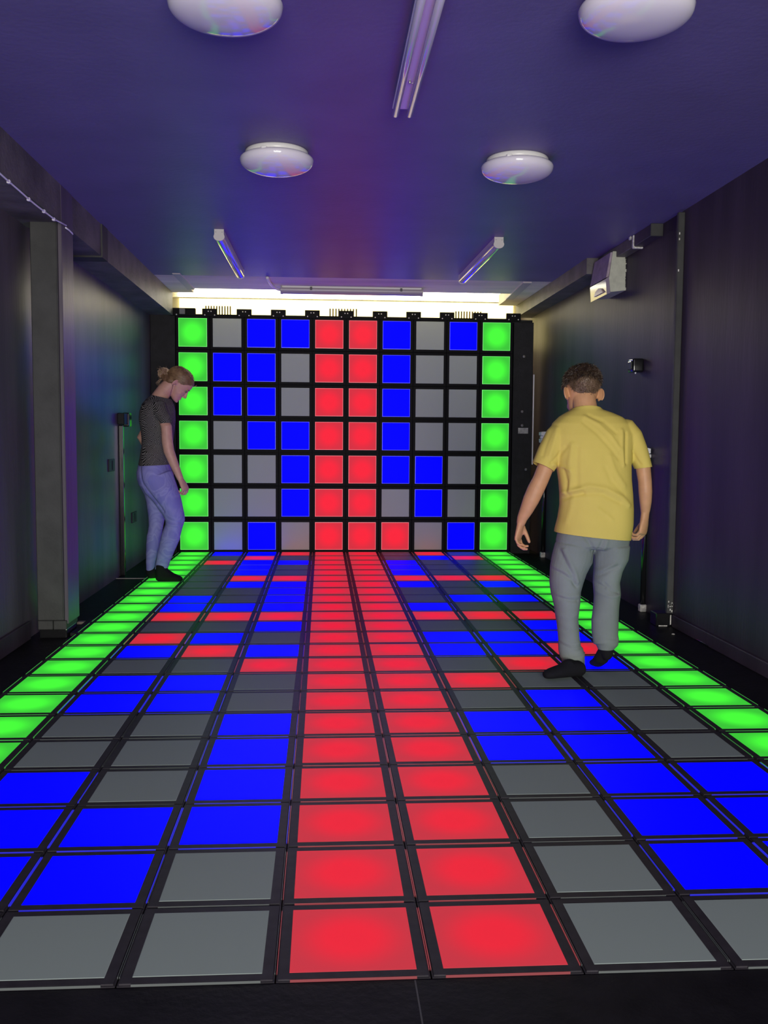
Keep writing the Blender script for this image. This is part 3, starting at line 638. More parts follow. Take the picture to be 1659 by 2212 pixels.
# cloth materials
M_YEL = mat('yellow_cotton', (.65, .52, .12), .85, .2, var=.05, vscale=6, bump=.12, bscale=420)
M_JOG = mat('grey_jersey', (.205, .235, .220), .9, .15, var=.08, vscale=8, bump=.2, bscale=350)
M_SOCK = mat('black_sock', (.010, .010, .012), .9, .15, bump=.2, bscale=300)
def tee_pattern():
    m = mat('patterned_tee', (.02, .02, .02), .8, .2); nt = m.node_tree; N = nt.nodes.new; L = nt.links.new; b = nt.nodes['Principled BSDF']
    tc = N('ShaderNodeTexCoord'); mp = N('ShaderNodeMapping'); mp.inputs['Scale'].default_value = (1, 1, .55); L(tc.outputs['Object'], mp.inputs[0])
    vo = N('ShaderNodeTexVoronoi'); vo.inputs['Scale'].default_value = 42; L(mp.outputs[0], vo.inputs['Vector'])
    sx = N('ShaderNodeSeparateXYZ'); L(tc.outputs['Object'], sx.inputs[0]); cs = N('ShaderNodeSeparateColor'); L(vo.outputs['Color'], cs.inputs[0])
    def M(op, a, c):
        n = N('ShaderNodeMath'); n.operation = op
        for i, v in enumerate((a, c)):
            if v is None: continue
            if isinstance(v, (int, float)): n.inputs[i].default_value = v
            else: L(v, n.inputs[i])
        return n.outputs[0]
    sg = M('SIGN', M('SUBTRACT', cs.outputs[0], .5), None)                       # herringbone: patches slant one way or the other
    hx = M('ADD', sx.outputs[0], M('MULTIPLY', sx.outputs[1], .8))
    ph = M('ADD', M('MULTIPLY', M('MULTIPLY', hx, sg), 620), M('MULTIPLY', sx.outputs[2], 520))
    st = M('SINE', M('ADD', ph, M('MULTIPLY', cs.outputs[1], 9)), None)
    r = N('ShaderNodeValToRGB'); r.color_ramp.elements[0].position = .5; r.color_ramp.elements[1].position = .85
    r.color_ramp.elements[0].color = (.012, .011, .013, 1); r.color_ramp.elements[1].color = (.25, .23, .225, 1)
    L(M('ADD', M('MULTIPLY', st, .5), .5), r.inputs[0]); L(r.outputs[0], b.inputs['Base Color']); return m
def legging_pattern():
    m = mat('swirl_leggings', (.2, .2, .4), .6, .3); nt = m.node_tree; N = nt.nodes.new; L = nt.links.new; b = nt.nodes['Principled BSDF']
    tc = N('ShaderNodeTexCoord'); n1 = N('ShaderNodeTexNoise'); n1.inputs['Scale'].default_value = 5; n1.inputs['Detail'].default_value = 1.5; n1.inputs['Distortion'].default_value = 2.2; L(tc.outputs['Object'], n1.inputs['Vector'])
    r = N('ShaderNodeValToRGB'); e = r.color_ramp.elements; e[0].position = .36; e[0].color = (.205, .195, .53, 1); e[1].position = .62; e[1].color = (.205, .195, .53, 1)
    for p, c in ((.44, (.265, .255, .58, 1)), (.49, (.22, .21, .53, 1)), (.55, (.285, .275, .59, 1))): q = e.new(p); q.color = c
    L(n1.outputs[0], r.inputs[0]); L(r.outputs[0], b.inputs['Base Color']); return m
M_TEE = tee_pattern(); M_LEG = legging_pattern()
def hairmat(name, c0, c1, rough=.5):
    m = mat(name, c0, rough, .4); nt = m.node_tree; b = nt.nodes['Principled BSDF']; tc = nt.nodes.new('ShaderNodeTexCoord')
    n = nt.nodes.new('ShaderNodeTexNoise'); n.inputs['Scale'].default_value = 28; n.inputs['Detail'].default_value = 3; nt.links.new(tc.outputs['Object'], n.inputs['Vector'])
    r = nt.nodes.new('ShaderNodeValToRGB'); r.color_ramp.elements[0].position = .35; r.color_ramp.elements[1].position = .7
    r.color_ramp.elements[0].color = (*c0, 1); r.color_ramp.elements[1].color = (*c1, 1); nt.links.new(n.outputs[0], r.inputs[0]); nt.links.new(r.outputs[0], b.inputs['Base Color']); return m
HB_DARK = hairmat('hair_brown', (.020, .012, .008), (.075, .045, .026)); HB_FADE = hairmat('hair_fade', (.11, .068, .04), (.20, .13, .08)); HG = hairmat('hair_blonde', (.15, .080, .042), (.27, .16, .085)); HG2 = hairmat('hair_bun', (.20, .11, .06), (.50, .36, .24))

# ---------------------------------------------------------------- the boy
B = Fig(-4.45); boy = thing('person', 'child in yellow T-shirt and grey joggers stepping away on the tiles at right', 'person', (B.P(1268, 1455).x, -4.45, 0))
Hb = .232; earm = B.P(1258, 853, .085); fwd = Vector((-.03, .87, -.43)); T, r_, f_, u_ = head_frame(earm, fwd, (.03, .3, 1), Hb, .90); fr = (r_, f_, u_)
bm = bmesh.new(); skull(bm, T); face(bm, T, fr, Hb)
tube(bm, [(B.P(1268, 915, .035), .062, .055), (B.P(1266, 890, .045), .054, .050), (B.P(1262, 868, .06), .052, .052), (B.P(1258, 842, .085), .055, .056)], n=24)
R_ = []
for y, x0, x1, b, dy in ((893, 1238, 1296, .05, .045), (905, 1212, 1330, .058, .04), (925, 1200, 1352, .075, .035), (960, 1206, 1352, .085, .03), (1010, 1222, 1346, .082, .01), (1070, 1226, 1348, .078, 0), (1130, 1228, 1338, .078, 0), (1168, 1232, 1332, .075, 0)): B.ring(R_, y, x0, x1, b, dy)
B.loft(bm, R_)
la = [(1212, 928, .03, .042), (1196, 965, .022, .040), (1179, 1008, .012, .0365), (1168, 1036, .008, .0355), (1158, 1056, .008, .0375), (1147, 1080, .012, .036), (1137, 1102, .02, .030), (1128, 1120, .027, .0235), (1125, 1131, .03, .0195)]
tube(bm, [(B.P(x, y, d), r, r*1.02) for x, y, d, r in la], n=22)
ra = [(1356, 930, .03, .042), (1374, 965, .02, .038), (1389, 1008, .008, .0335), (1393, 1040, .002, .0305), (1394, 1062, .002, .0305), (1394.5, 1084, .01, .0270), (1394, 1101, .018, .0220), (1393, 1111, .022, .0185)]
tube(bm, [(B.P(x, y, d), r, r*1.02) for x, y, d, r in ra], n=22)
hand(bm, B.P(1124.5, 1131, .03), (-.14, .1, -.95), (.80, -.50, .05), 'L', .86, (64, 60, 60, 62), thumb=-.05)
hand(bm, B.P(1393, 1112, .022), (-.10, .0, -.97), (-.72, .60, -.1), 'R', .98, (72, 76, 78, 80), thumb=.15)
for pts in (((1242, 1170, 0, .058), (1232, 1215, -.01, .055), (1222, 1270, -.02, .047), (1226, 1330, -.04, .042), (1236, 1400, -.06, .030), (1240, 1432, -.065, .028)),
            ((1318, 1170, 0, .058), (1316, 1215, .0, .050), (1311, 1270, -.01, .044), (1309, 1330, -.03, .040), (1309, 1385, -.06, .029), (1309, 1400, -.06, .027))):
    tube(bm, [(B.P(x, y, d), r) for x, y, d, r in pts], n=20)
me = remeshed(bm, .003, 3); meshobj('body', me, SK_B, boy, (0, 0, 0), True)
eyes(T, fr, Hb, boy, (.05, .03, .02))
# shirt
bm = bmesh.new(); R_ = []
for y, x0, x1, b, dy, sl in ((872, 1244, 1290, .058, .052, 0), (884, 1234, 1300, .064, .048, 0), (891, 1222, 1322, .072, .045, 0), (900, 1208, 1344, .084, .042, 0), (915, 1193, 1362, .096, .038, 0), (940, 1188, 1370, .108, .033, 0), (970, 1194, 1366, .115, .026, 0),
                         (1003, 1203, 1362, .115, .016, 0), (1035, 1208, 1363, .112, .006, 0), (1065, 1210, 1366, .110, .0, 4), (1095, 1210, 1367, .112, .0, 8), (1125, 1206, 1366, .118, 0, 14), (1150, 1200, 1362, .122, 0, 17), (1185, 1195, 1358, .122, 0, 17)): B.ring(R_, y, x0, x1, b, dy, sl)
B.loft(bm, R_, n=48)
tube(bm, [(B.P(1225, 925, .036), .058, .062), (B.P(1205, 945, .03), .060, .066), (B.P(1187, 978, .022), .056, .062), (B.P(1172, 1010, .014), .052, .058), (B.P(1158, 1040, .01), .051, .056)], n=26)
tube(bm, [(B.P(1345, 925, .036), .056, .062), (B.P(1363, 945, .028), .052, .060), (B.P(1378, 978, .018), .044, .054), (B.P(1390, 1010, .008), .037, .050), (B.P(1399, 1040, .004), .036, .048)], n=26)
me = remeshed(bm, .004, 6)
creases(me, -4.56, [([(1208, 1078), (1225, 1066), (1245, 1058), (1275, 1050), (1310, 1056), (1345, 1075), (1362, 1092)], .008, .010), ([(1209, 1088), (1235, 1074), (1262, 1066)], -.007, .008), ([(1262, 1066), (1300, 1066), (1340, 1086)], -.005, .009),
    ([(1213, 1070), (1240, 1062), (1258, 1056)], .006, .006), ([(1212, 1012), (1222, 1040), (1228, 1068)], .006, .007), ([(1226, 1014), (1232, 1042), (1232, 1066)], -.006, .006), ([(1242, 960), (1236, 1000), (1240, 1030), (1236, 1055)], .006, .009), ([(1252, 968), (1250, 1010), (1250, 1050)], -.004, .009),
    ([(1204, 1004), (1220, 1008), (1238, 1016)], .006, .007), ([(1200, 1000), (1216, 985), (1230, 965)], -.006, .008), ([(1215, 925), (1206, 955), (1196, 985)], .005, .008), ([(1204, 925), (1190, 960), (1182, 985)], -.004, .007), ([(1180, 960), (1170, 985), (1164, 1000)], .004, .007),
    ([(1362, 935), (1360, 965), (1359, 1000)], -.007, .006), ([(1352, 930), (1350, 965), (1352, 1005)], .006, .008), ([(1272, 900), (1300, 915), (1325, 940), (1345, 970)], .005, .008), ([(1282, 896), (1312, 910), (1338, 935)], -.004, .007), ([(1268, 912), (1295, 935), (1325, 970), (1340, 990)], -.004, .008),
    ([(1380, 975), (1388, 992), (1396, 1004)], -.004, .006), ([(1240, 888), (1225, 900), (1208, 918)], -.004, .007), ([(1320, 985), (1332, 1020), (1352, 1050)], .004, .010), ([(1310, 1010), (1322, 1040), (1350, 1068)], -.003, .009),
    ([(1242, 1075), (1238, 1100), (1228, 1130)], .004, .010), ([(1290, 1098), (1310, 1112), (1322, 1122)], .003, .008)])
noisy(me, .0035, 9, (1, 1, .5))
hem = B.P(1278, 1157, 0); cut(me, hem, (-.105, 0, -1), .4)
e = B.P(1172, 1008, .014); cut(me, e, B.P(1158, 1040, .01)-B.P(1177, 1000, .016), .075)
e = B.P(1390, 1010.5, .008); cut(me, e, B.P(1399, 1040, .004)-B.P(1389, 1005, .008)+Vector((-.012, 0, 0)), .062)
cut(me, B.P(1266, 884, .05), (0, .25, 1), .10)
cloth('t_shirt', me, M_YEL, boy, .003)
# joggers
bm = bmesh.new(); R_ = []
for y, x0, x1, b in ((1125, 1214, 1352, .094), (1150, 1206, 1356, .100), (1166, 1202, 1358, .104), (1178, 1203, 1356, .100), (1184, 1212, 1350, .085)): B.ring(R_, y, x0, x1, b, 0)
B.loft(bm, R_)
def leg(bm, F, rows, ratio=1.0):
    pts = []
    for y, x0, x1, dy, *rb in rows:
        c = F.P((x0+x1)/2, y, dy); m = F.S((x0+x1)/2, y, dy); a = (x1-x0)/2*m; pts.append((c, a, rb[0] if rb else a*ratio))
    tube(bm, pts, ref=(1, 0, 0), n=28, roundcap=.2)
leg(bm, B, ((1180, 1199, 1283, 0, .095), (1205, 1193, 1280, -.003, .092), (1230, 1188, 1268, -.008, .086), (1258, 1187, 1259, -.014, .080), (1280, 1190, 1254, -.02, .074), (1305, 1196, 1253, -.028, .070), (1340, 1202, 1248, -.04, .062), (1375, 1206, 1251, -.053, .056), (1400, 1207, 1256, -.062, .054), (1409, 1209, 1262, -.064, .056), (1416, 1213, 1264, -.065, .054), (1434, 1217, 1263, -.066, .050), (1450, 1218, 1262, -.068, .048)))
leg(bm, B, ((1180, 1282, 1358, 0, .095), (1205, 1284, 1356, .0, .090), (1230, 1284, 1343, -.003, .082), (1258, 1282, 1337, -.008, .074), (1285, 1284, 1340, -.016, .070), (1305, 1283, 1338, -.025, .066), (1340, 1279, 1335, -.04, .058), (1372, 1280, 1335, -.054, .053), (1386, 1282, 1338, -.06, .052), (1393, 1288, 1336, -.062, .046), (1402, 1292, 1326, -.064, .036), (1416, 1294, 1324, -.066, .034)))
me = remeshed(bm, .004, 5)
creases(me, -4.54, [([(1213, 1190), (1222, 1215), (1234, 1240), (1242, 1262)], -.007, .008), ([(1222, 1190), (1232, 1215), (1243, 1240), (1248, 1258)], .006, .008), ([(1196, 1232), (1215, 1240), (1232, 1252), (1246, 1268)], -.006, .007), ([(1196, 1224), (1214, 1231), (1232, 1242)], .005, .008),
    ([(1212, 1292), (1230, 1296), (1248, 1298)], -.006, .007), ([(1206, 1284), (1228, 1288), (1250, 1288)], .005, .008), ([(1284, 1250), (1300, 1244), (1318, 1232), (1336, 1224)], -.007, .008), ([(1284, 1241), (1304, 1234), (1328, 1218)], .005, .008), ([(1284, 1262), (1296, 1264), (1308, 1270)], -.007, .006),
    ([(1284, 1272), (1300, 1284), (1322, 1290), (1340, 1288)], .006, .008), ([(1308, 1262), (1322, 1276), (1338, 1282)], -.005, .006), ([(1262, 1158), (1272, 1172), (1282, 1190)], -.007, .007), ([(1300, 1168), (1292, 1190), (1286, 1215)], -.006, .007), ([(1310, 1168), (1302, 1195), (1294, 1225)], .005, .008),
    ([(1212, 1392), (1232, 1400), (1256, 1398)], -.004, .006), ([(1210, 1383), (1230, 1390), (1252, 1388)], .004, .006), ([(1283, 1378), (1305, 1374), (1332, 1380)], -.004, .007), ([(1206, 1330), (1226, 1334), (1246, 1328)], .003, .01), ([(1204, 1355), (1226, 1362), (1248, 1360)], -.003, .01)])
noisy(me, .004, 14, (1, 1, .6))
cut(me, B.P(1240, 1433, -.066), (-.03, 0, -1), .085); cut(me, B.P(1309, 1402, -.064), (0, 0, -1), .06); cut(me, B.P(1278, 1132, 0), (0, 0, 1), .25)
jg = cloth('joggers', me, M_JOG, boy, .003)
bm = bmesh.new(); tube(bm, [(B.P(1237, 1413, -.064), .0545, .0565), (B.P(1238.5, 1422, -.065), .0505, .0535), (B.P(1240, 1433, -.066), .0485, .0515)], n=28, roundcap=.05)
frombm('cuff', bm, M_JOG, jg, True)
# socks
h0 = atz(1255, 1446, .03); t0 = atz(1178, 1457, .022); hd = (t0-h0)
bm = bmesh.new(); q = lambda k, z: h0 + hd*k + Vector((0, 0, z-.03-(hd.z*k)))
tube(bm, [(q(-.02, .032), .028, .030), (q(.18, .034), .030, .033), (q(.42, .034), .031, .033), (q(.66, .029), .036, .027), (q(.86, .024), .034, .022), (q(.99, .020), .024, .017)], ref=Vector((0, 0, 1)).cross(hd), n=20)
tube(bm, [(q(.10, .03), .033, .036), (B.P(1242, 1438, -.05)+Vector((0, 0, 0)), .038, .036), (B.P(1240, 1424, -.06), .034, .034)], n=20)
# fill instep
tube(bm, [(B.P(1238, 1436, -.055), .036, .030), (q(.38, .052), .030, .026), (q(.62, .036), .028, .02)], ref=Vector((0, 0, 1)).cross(hd), n=18)
me = remeshed(bm, .0035, 6)
a_, n_ = verts_np(me); a_[:, 2] = np.maximum(a_[:, 2], .002); set_np(me, a_)
meshobj('sock', me, M_SOCK, boy, (0, 0, 0), True)
tb0 = atz(1297, 1437, .016); bm = bmesh.new()
tube(bm, [(tb0 + Vector((-.012, .055, .0)), .026, .016), (tb0 + Vector((-.008, .02, .008)), .032, .022), (tb0 + Vector((.000, -.012, .034)), .034, .028), (tb0 + Vector((.010, -.030, .070)), .032, .030), (B.P(1309, 1408, -.065), .030, .031), (B.P(1309, 1394, -.062), .029, .029)], n=20)
ball(bm, tb0 + Vector((.014, -.050, .068)), (Vector((.027, 0, 0)), Vector((0, .026, 0)), Vector((0, 0, .034))))
me = remeshed(bm, .0035, 5); a_, n_ = verts_np(me); a_[:, 2] = np.maximum(a_[:, 2], .002); set_np(me, a_)
meshobj('sock', me, M_SOCK, boy, (0, 0, 0), True)
# hair: dark cap, short cropped sides
def zline(y, tab):
    for (y0, z0), (y1, z1) in zip(tab, tab[1:]):
        if y0 <= y <= y1: return z0 + (z1-z0)*(y-y0)/(y1-y0)
    return tab[0][1] if y < tab[0][0] else tab[-1][1]
TB = [(-.6, .34), (-.45, .30), (-.32, .27), (-.24, .36), (-.19, .56), (-.10, .62), (.03, .60), (.05, .44), (.09, .44), (.12, .62), (.26, .76), (.36, .80), (.6, .80)]
me = hair_shell(T, .010, lambda x, y, z: z > zline(y, TB) + .03*random.random(), Hb, amp=.002, scale=90); cloth('hair_crop', me, HB_FADE, boy, .004, label='short cropped hair at sides and nape')
TT = [(-.6, .62), (-.4, .58), (-.2, .62), (0, .66), (.2, .70), (.3, .76), (.42, .80)]
me = hair_shell(T, .024, lambda x, y, z: z > zline(y, TT) + .03*math.sin(x*40) + .02*math.sin(y*70), Hb, zmin=.45, amp=.004, scale=55); cloth('hair_top', me, HB_DARK, boy, .006, label='longer dark brown hair on top')
O_ = T(0, 0, 0)
def scalp(x, ph, g):
    """point on the skull: x in -pi..pi around the head (0 = right, pi/2 = front), ph 0..1 up"""
    z = ph
    for (z0, f0, b0, w0), (z1, f1, b1, w1) in zip(HEADR, HEADR[1:]):
        if z0 <= z <= z1:
            k = (z-z0)/(z1-z0); f, bk, hw = f0+(f1-f0)*k, b0+(b1-b0)*k, w0+(w1-w0)*k; break
    m, d = (f+bk)/2, (f-bk)/2+g; return ((hw+g)*math.cos(x), m + d*math.sin(x), z + g*.9*max(0, (z-.45)/.55))
top, side = [], []
for i in range(5200):
    a = random.uniform(-math.pi, math.pi); z = random.uniform(.52, .99); p = scalp(a, min(z, .99), .03); nrm = Vector(scalp(a, min(z, .99), .3))-Vector(p)
    if p[2] < zline(p[1], TT): continue
    d = (nrm.normalized()*.30 + Vector((.2*random.uniform(-1, 1), .55 if p[1] > .1 else -.1, -.35+.5*(z-.6)))+Vector((random.uniform(-.5, .5), random.uniform(-.5, .5), random.uniform(-.3, .3)))).normalized(); ln = random.uniform(.04, .09)
    top.append([T(*p), T(*(Vector(p)+d*ln*.55)), T(*(Vector(p)+d*ln+Vector((0, 0, -.02))))])
for i in range(5200):
    a = random.uniform(-math.pi, math.pi); z = random.uniform(.28, .72); p = scalp(a, z, .012)
    if p[2] < zline(p[1], TB)+random.uniform(-.05, .10): continue
    nrm = (Vector(scalp(a, z, .3))-Vector(p)).normalized(); d = (nrm*.35 + Vector((0, -.1, -.8)) + Vector((random.uniform(-.3, .3), random.uniform(-.3, .3), random.uniform(-.2, .2)))).normalized(); ln = random.uniform(.02, .05)*(1+max(0, z-.5)*2)
    side.append([T(*p), T(*(Vector(p)+d*ln*.6)), T(*(Vector(p)+d*ln))])
strands(top, 'hair_strands', HB_DARK, boy, .0011); strands(side, 'hair_strands', HB_FADE, boy, .0008)

# ---------------------------------------------------------------- the girl
G = Fig(-1.72); girl = thing('person', 'girl with a hair bun, patterned tee and purple leggings looking down at left', 'person', (G.P(345, 1254).x, -1.72, 0))
Hg = .216; fwd = Vector((.66, .10, -.74)); earm = G.P(380.5, 829, -.02)+Vector((0, .055, 0)); T, r_, f_, u_ = head_frame(earm, fwd, (.75, .05, .66), Hg); fr = (r_, f_, u_)
bm = bmesh.new(); skull(bm, T); face(bm, T, fr, Hg)
tube(bm, [(G.P(339, 874), .062, .075), (G.P(345, 858), .056, .062), (G.P(356, 843, .01), .054, .054), (G.P(371, 829, .02), .055, .054), (G.P(382, 822, .03), .05, .05)], ref=(1, 0, 0), n=24)
R_ = []
for y, x0, x1, b in ((862, 328, 360, .055), (872, 318, 364, .10), (888, 312, 368, .12), (910, 312, 368, .12), (940, 315, 364, .105), (970, 316, 360, .095), (1000, 314, 358, .11), (1025, 312, 358, .115), (1040, 316, 360, .11)): G.ring(R_, y, x0, x1, b)
G.loft(bm, R_)
tube(bm, [(G.P(343, 886, -.11), .036), (G.P(352, 903, -.155), .036), (G.P(359.5, 922, -.178), .038), (G.P(361.5, 955, -.183), .039), (G.P(365, 975, -.188), .0375), (G.P(375, 1000, -.195), .032), (G.P(384.5, 1022, -.20), .025), (G.P(389.5, 1034, -.20), .0225)], n=20)
tube(bm, [(G.P(340, 886, .11), .036), (G.P(324, 912, .178), .036), (G.P(307, 946, .21), .038), (G.P(318, 962, .20), .036), (G.P(340, 984, .16), .031), (G.P(360, 1002, .13), .025)], n=20)
hand(bm, G.P(389.5, 1034, -.20), (.42, .0, -.90), (-.75, .40, -.25), 'R', .98, (92, 96, 98, 100), thumb=.1)
hand(bm, G.P(360, 1002, .13), (.6, -.3, -.5), (-.3, -.9, 0), 'L', .88, (30, 30, 30, 30))
for pts in (((348, 1040, -.065, .055), (365, 1080, -.075, .050), (377, 1120, -.08, .042), (368, 1160, -.08, .037), (356, 1200, -.08, .028), (349, 1232, -.08, .024)), ((335, 1040, .06, .055), (337, 1080, .06, .045), (338, 1115, .055, .038), (332, 1160, .05, .035), (326, 1205, .045, .025), (324, 1236, .04, .022))):
    tube(bm, [(G.P(x, y, d), r) for x, y, d, r in pts], n=20)
me = remeshed(bm, .003, 3); meshobj('body', me, SK_G, girl, (0, 0, 0), True)
eyes(T, fr, Hg, girl, (.04, .06, .08))
# tee
bm = bmesh.new(); R_ = []
for y, x0, x1, b in ((846, 332, 366, .075), (856, 324, 369, .085), (864, 314, 371, .115), (874, 306, 375, .150), (888, 302, 378, .165), (905, 301, 379, .163), (925, 304, 378, .150), (945, 306, 375, .138), (965, 307, 371, .132), (985, 304, 370, .145), (1003, 300, 370, .163), (1022, 297, 371, .168)): G.ring(R_, y, x0, x1, b)
G.loft(bm, R_, n=44, sq=2.1)
tube(bm, [(G.P(343, 878, -.11), .054, .05), (G.P(349, 893, -.155), .050, .048), (G.P(357, 906, -.174), .045, .046), (G.P(360, 919, -.181), .043, .046)], n=24)
tube(bm, [(G.P(340, 878, .11), .054, .05), (G.P(330, 896, .155), .050, .048), (G.P(320, 915, .185), .045, .046), (G.P(313, 932, .2), .045, .046)], n=24)
me = remeshed(bm, .0045, 5)
creases(me, -1.90, [([(306, 985), (325, 975), (345, 985), (362, 978)], .006, .012), ([(308, 965), (328, 958), (350, 966)], -.005, .012), ([(345, 925), (340, 950), (345, 975)], .005, .012)]); noisy(me, .005, 11, (1, 1, .7))
cut(me, G.P(335, 1004.5), (.05, 0, -1), .45); cut(me, G.P(359, 914, -.186), (.08, -.03, -1), .056); cut(me, G.P(317, 921, .19), (-.4, .3, -1), .07); cut(me, G.P(347, 857.5), (.22, 0, 1), .125)
cloth('patterned_tee', me, M_TEE, girl, .003)
# leggings
bm = bmesh.new(); R_ = []
for y, x0, x1, b in ((985, 306, 366, .135), (1003, 300, 369, .155), (1020, 296, 370, .165), (1035, 297, 374, .166), (1048, 301, 379, .155), (1056, 306, 382, .14)): G.ring(R_, y, x0, x1, b)
G.loft(bm, R_, n=44, sq=2.1)
leg(bm, G, ((1030, 300, 374, -.07, .092), (1050, 309, 381, -.073, .090), (1063, 322, 386, -.075, .088), (1083, 336, 392, -.078, .080), (1105, 350, 397, -.08, .070), (1124, 358, 400, -.082, .063), (1137, 357, 394, -.082, .057), (1160, 348, 389, -.082, .054), (1183, 343, 379, -.082, .047), (1207, 338, 369, -.082, .039), (1228, 334.5, 362, -.082, .034), (1242, 334, 361, -.082, .033)))
leg(bm, G, ((1030, 298, 360, .07, .092), (1050, 304, 360, .068, .088), (1065, 312, 360, .065, .082), (1085, 316, 358, .062, .072), (1112, 320, 357, .058, .060), (1137, 321.5, 352, .055, .052), (1160, 317, 347.5, .052, .051), (1183, 315.5, 344, .05, .045), (1207, 315.5, 337, .047, .037), (1232, 315.5, 333, .045, .030), (1246, 315.5, 333, .044, .030)))
me = remeshed(bm, .004, 4)
creases(me, -1.86, [([(301, 1004), (303, 1025), (307, 1045), (322, 1066), (338, 1085), (353, 1106)], -.010, .010), ([(362, 1120), (376, 1126), (390, 1128)], -.003, .008), ([(360, 1134), (375, 1136), (390, 1133)], .004, .008), ([(340, 1214), (352, 1212), (364, 1206)], -.003, .006)]); noisy(me, .0025, 20)
cut(me, G.P(348.5, 1228, -.082), (.1, 0, -1), .062); cut(me, G.P(324, 1237, .045), (0, 0, -1), .055); cut(me, G.P(336, 992), (0, 0, 1), .3)
cloth('leggings', me, M_LEG, girl, .0025)
# socks
def foot_sock(F, heel, toe, ank, ankr):
    h0 = Vector(heel); hd = Vector(toe)-h0; bm = bmesh.new(); q = lambda k, z: Vector((h0.x+hd.x*k, h0.y+hd.y*k, z)); rf = Vector((0, 0, 1)).cross(hd)
    tube(bm, [(q(0, .036), .030, .033), (q(.2, .036), .033, .034), (q(.45, .036), .036, .034), (q(.70, .030), .043, .028), (q(.88, .024), .038, .022), (q(.99, .019), .026, .016)], ref=rf, n=20)
    tube(bm, [(q(.12, .035), .036, .040), (Vector(ank)+(q(.1, .035)-Vector(ank))*.35, .038, .042), (Vector(ank), ankr, ankr)], n=20)
    tube(bm, [(Vector(ank)+(q(.2, .06)-Vector(ank))*.4, .034, .036), (q(.36, .062), .032, .030), (q(.62, .042), .032, .022)], ref=rf, n=18)
    me = remeshed(bm, .004, 5); a_, n_ = verts_np(me); a_[:, 2] = np.maximum(a_[:, 2], .002); set_np(me, a_); return me
yn, yf = -1.80, -1.675
meshobj('sock', foot_sock(G, (at(341, 1248, yn).x, yn, 0), (at(393, 1250, yn).x, yn-.02, 0), G.P(348.5, 1222, -.082), .040), M_SOCK, girl, (0, 0, 0), True)
meshobj('sock', foot_sock(G, (at(323, 1248, yf).x, yf, 0), (at(368, 1250, yf).x, yf+.10, 0), G.P(324.5, 1230, .045), .034), M_SOCK, girl, (0, 0, 0), True)
# hair pulled back into a bun
TG = [(-.6, .30), (-.4, .20), (-.25, .20), (-.19, .30), (-.16, .46), (-.06, .56), (.06, .56), (.14, .60), (.26, .72), (.34, .80), (.5, .82)]
me = hair_shell(T, .028, lambda x, y, z: z > zline(y, TG) + .012*math.sin(x*60+y*30), Hg, amp=.0016, scale=70, stretch=(1, .4, 1)); cloth('hair', me, HG, girl, .005)
bm = bmesh.new(); tube(bm, [(G.P(355, 812, .03), .030, .030), (G.P(361, 819, .025), .050, .034), (G.P(368, 824, .02), .060, .036), (G.P(377, 824, .02), .064, .036)], ref=(0, 1, 0), n=20)
me = remeshed(bm, .004, 4); noisy(me, .002, 60, (1, .3, 1)); meshobj('nape_hair', me, HG, girl, (0, 0, 0), True)
bunc = G.P(354, 806, .035); lines = []
def surf(a, z, g=.034): return T(*scalp(a, z, g))
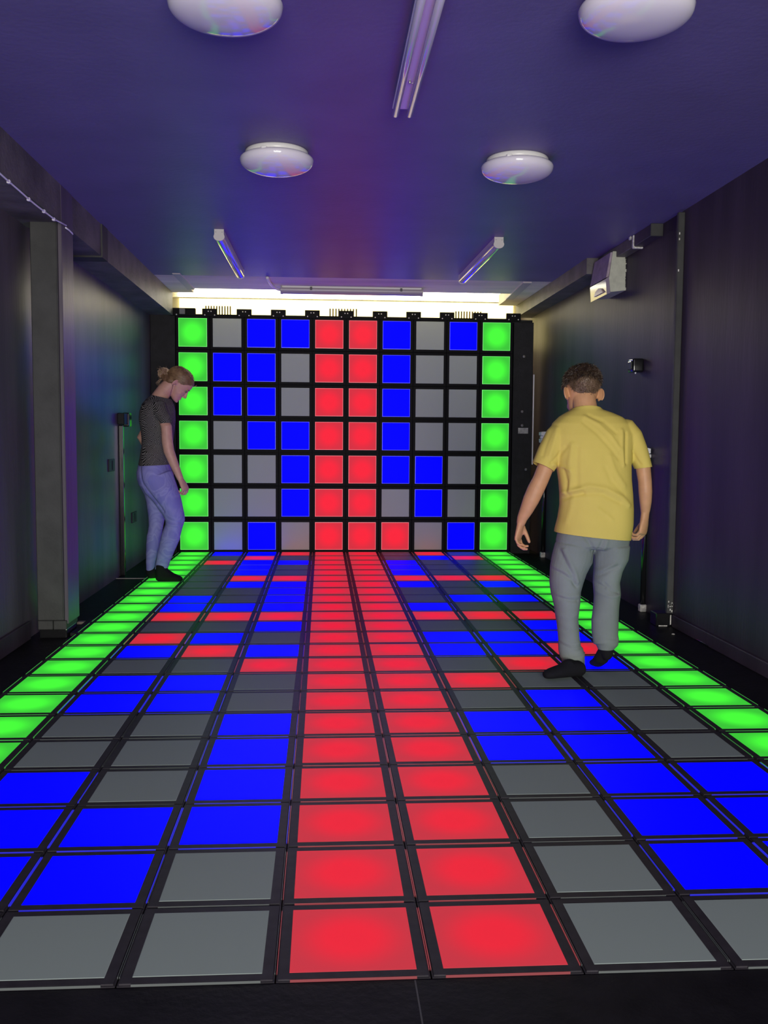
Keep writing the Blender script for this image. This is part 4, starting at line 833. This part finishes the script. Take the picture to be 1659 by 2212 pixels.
for i in range(900):                                              # combed back from the hairline towards the bun
    a0 = random.uniform(-math.pi, math.pi); z0 = random.uniform(.34, .97); p = scalp(a0, z0, .030)
    if p[2] < zline(p[1], TG): continue
    st = T(*p); L_ = [st]
    for k in range(1, 6):
        t = k/6*random.uniform(.8, 1.0); v = st.lerp(bunc, t); c = T(0, -.05, .62); rr = v-c
        loc = Vector((rr.dot(r_), rr.dot(f_), rr.dot(u_)))/Hg; k2 = math.sqrt((loc.x/.388)**2 + (loc.y/.482)**2 + (loc.z/.42)**2)
        v = c + rr/max(k2, .3)*random.uniform(1.0, 1.025); L_.append(v)
    lines.append(L_)
strands(lines, 'hair_strands', HG, girl, .0010)
bm = bmesh.new()
for i in range(46):                                               # messy bun of looped locks
    ax = Vector((random.gauss(0, 1), random.gauss(0, 1), random.gauss(0, 1))).normalized(); u1 = ax.orthogonal().normalized(); u2 = ax.cross(u1); R0 = random.uniform(.018, .042); ph = random.uniform(0, 6.28); sp = random.uniform(2.2, 4.8); off = ax*random.uniform(-.018, .018)
    tube(bm, [(bunc + off + (u1*math.cos(ph+sp*k/12)*R0 + u2*math.sin(ph+sp*k/12)*R0*.9)*(1+.12*math.sin(k)), .0062*(1-.5*abs(k/6-1))) for k in range(13)], ref=ax, n=6, roundcap=.3)
ball(bm, bunc, (Vector((.026, 0, 0)), Vector((0, .026, 0)), Vector((0, 0, .026))))
frombm('hair_bun', bm, HG2, girl, True, label='messy blonde bun')
lines = []
for i in range(30):
    d = Vector((random.uniform(-1, .3), random.uniform(-.8, .6), random.uniform(-.6, 1))).normalized(); s = bunc + d*.038; cu = Vector((random.uniform(-1, 1), random.uniform(-1, 1), random.uniform(-1, 1)))*.014
    lines.append([s, s+d*.008+cu*.4, s+d*.014+cu, s+d*.016+cu*1.6])
for i in range(16):
    s = G.P(350+random.uniform(-4, 4), 818, .03); lines.append([s, s+Vector((-.012, -.01, -.012)), s+Vector((-.022+random.uniform(-.01, .01), -.01, -.032)), s+Vector((-.016+random.uniform(-.01, .01), -.01, -.05))])
for i in range(14):
    s = T(random.uniform(-.1, .25), .40, .82); lines.append([s, s+Vector((.01, -.004, .002+random.uniform(-.004, .004))), s+Vector((.018, -.006, random.uniform(-.012, .012)))])
strands(lines, 'hair_strands', HG2, girl, .0007)
# earphone lead hanging past the ear
tubeo('ear_lead', [(T(.40, -.03, .44), .0012), (T(.40, -.08, .34), .0012), (G.P(368.5, 850, -.055), .0012), (G.P(366, 862, -.06), .0012)], M_GLOSSB, girl, n=6)
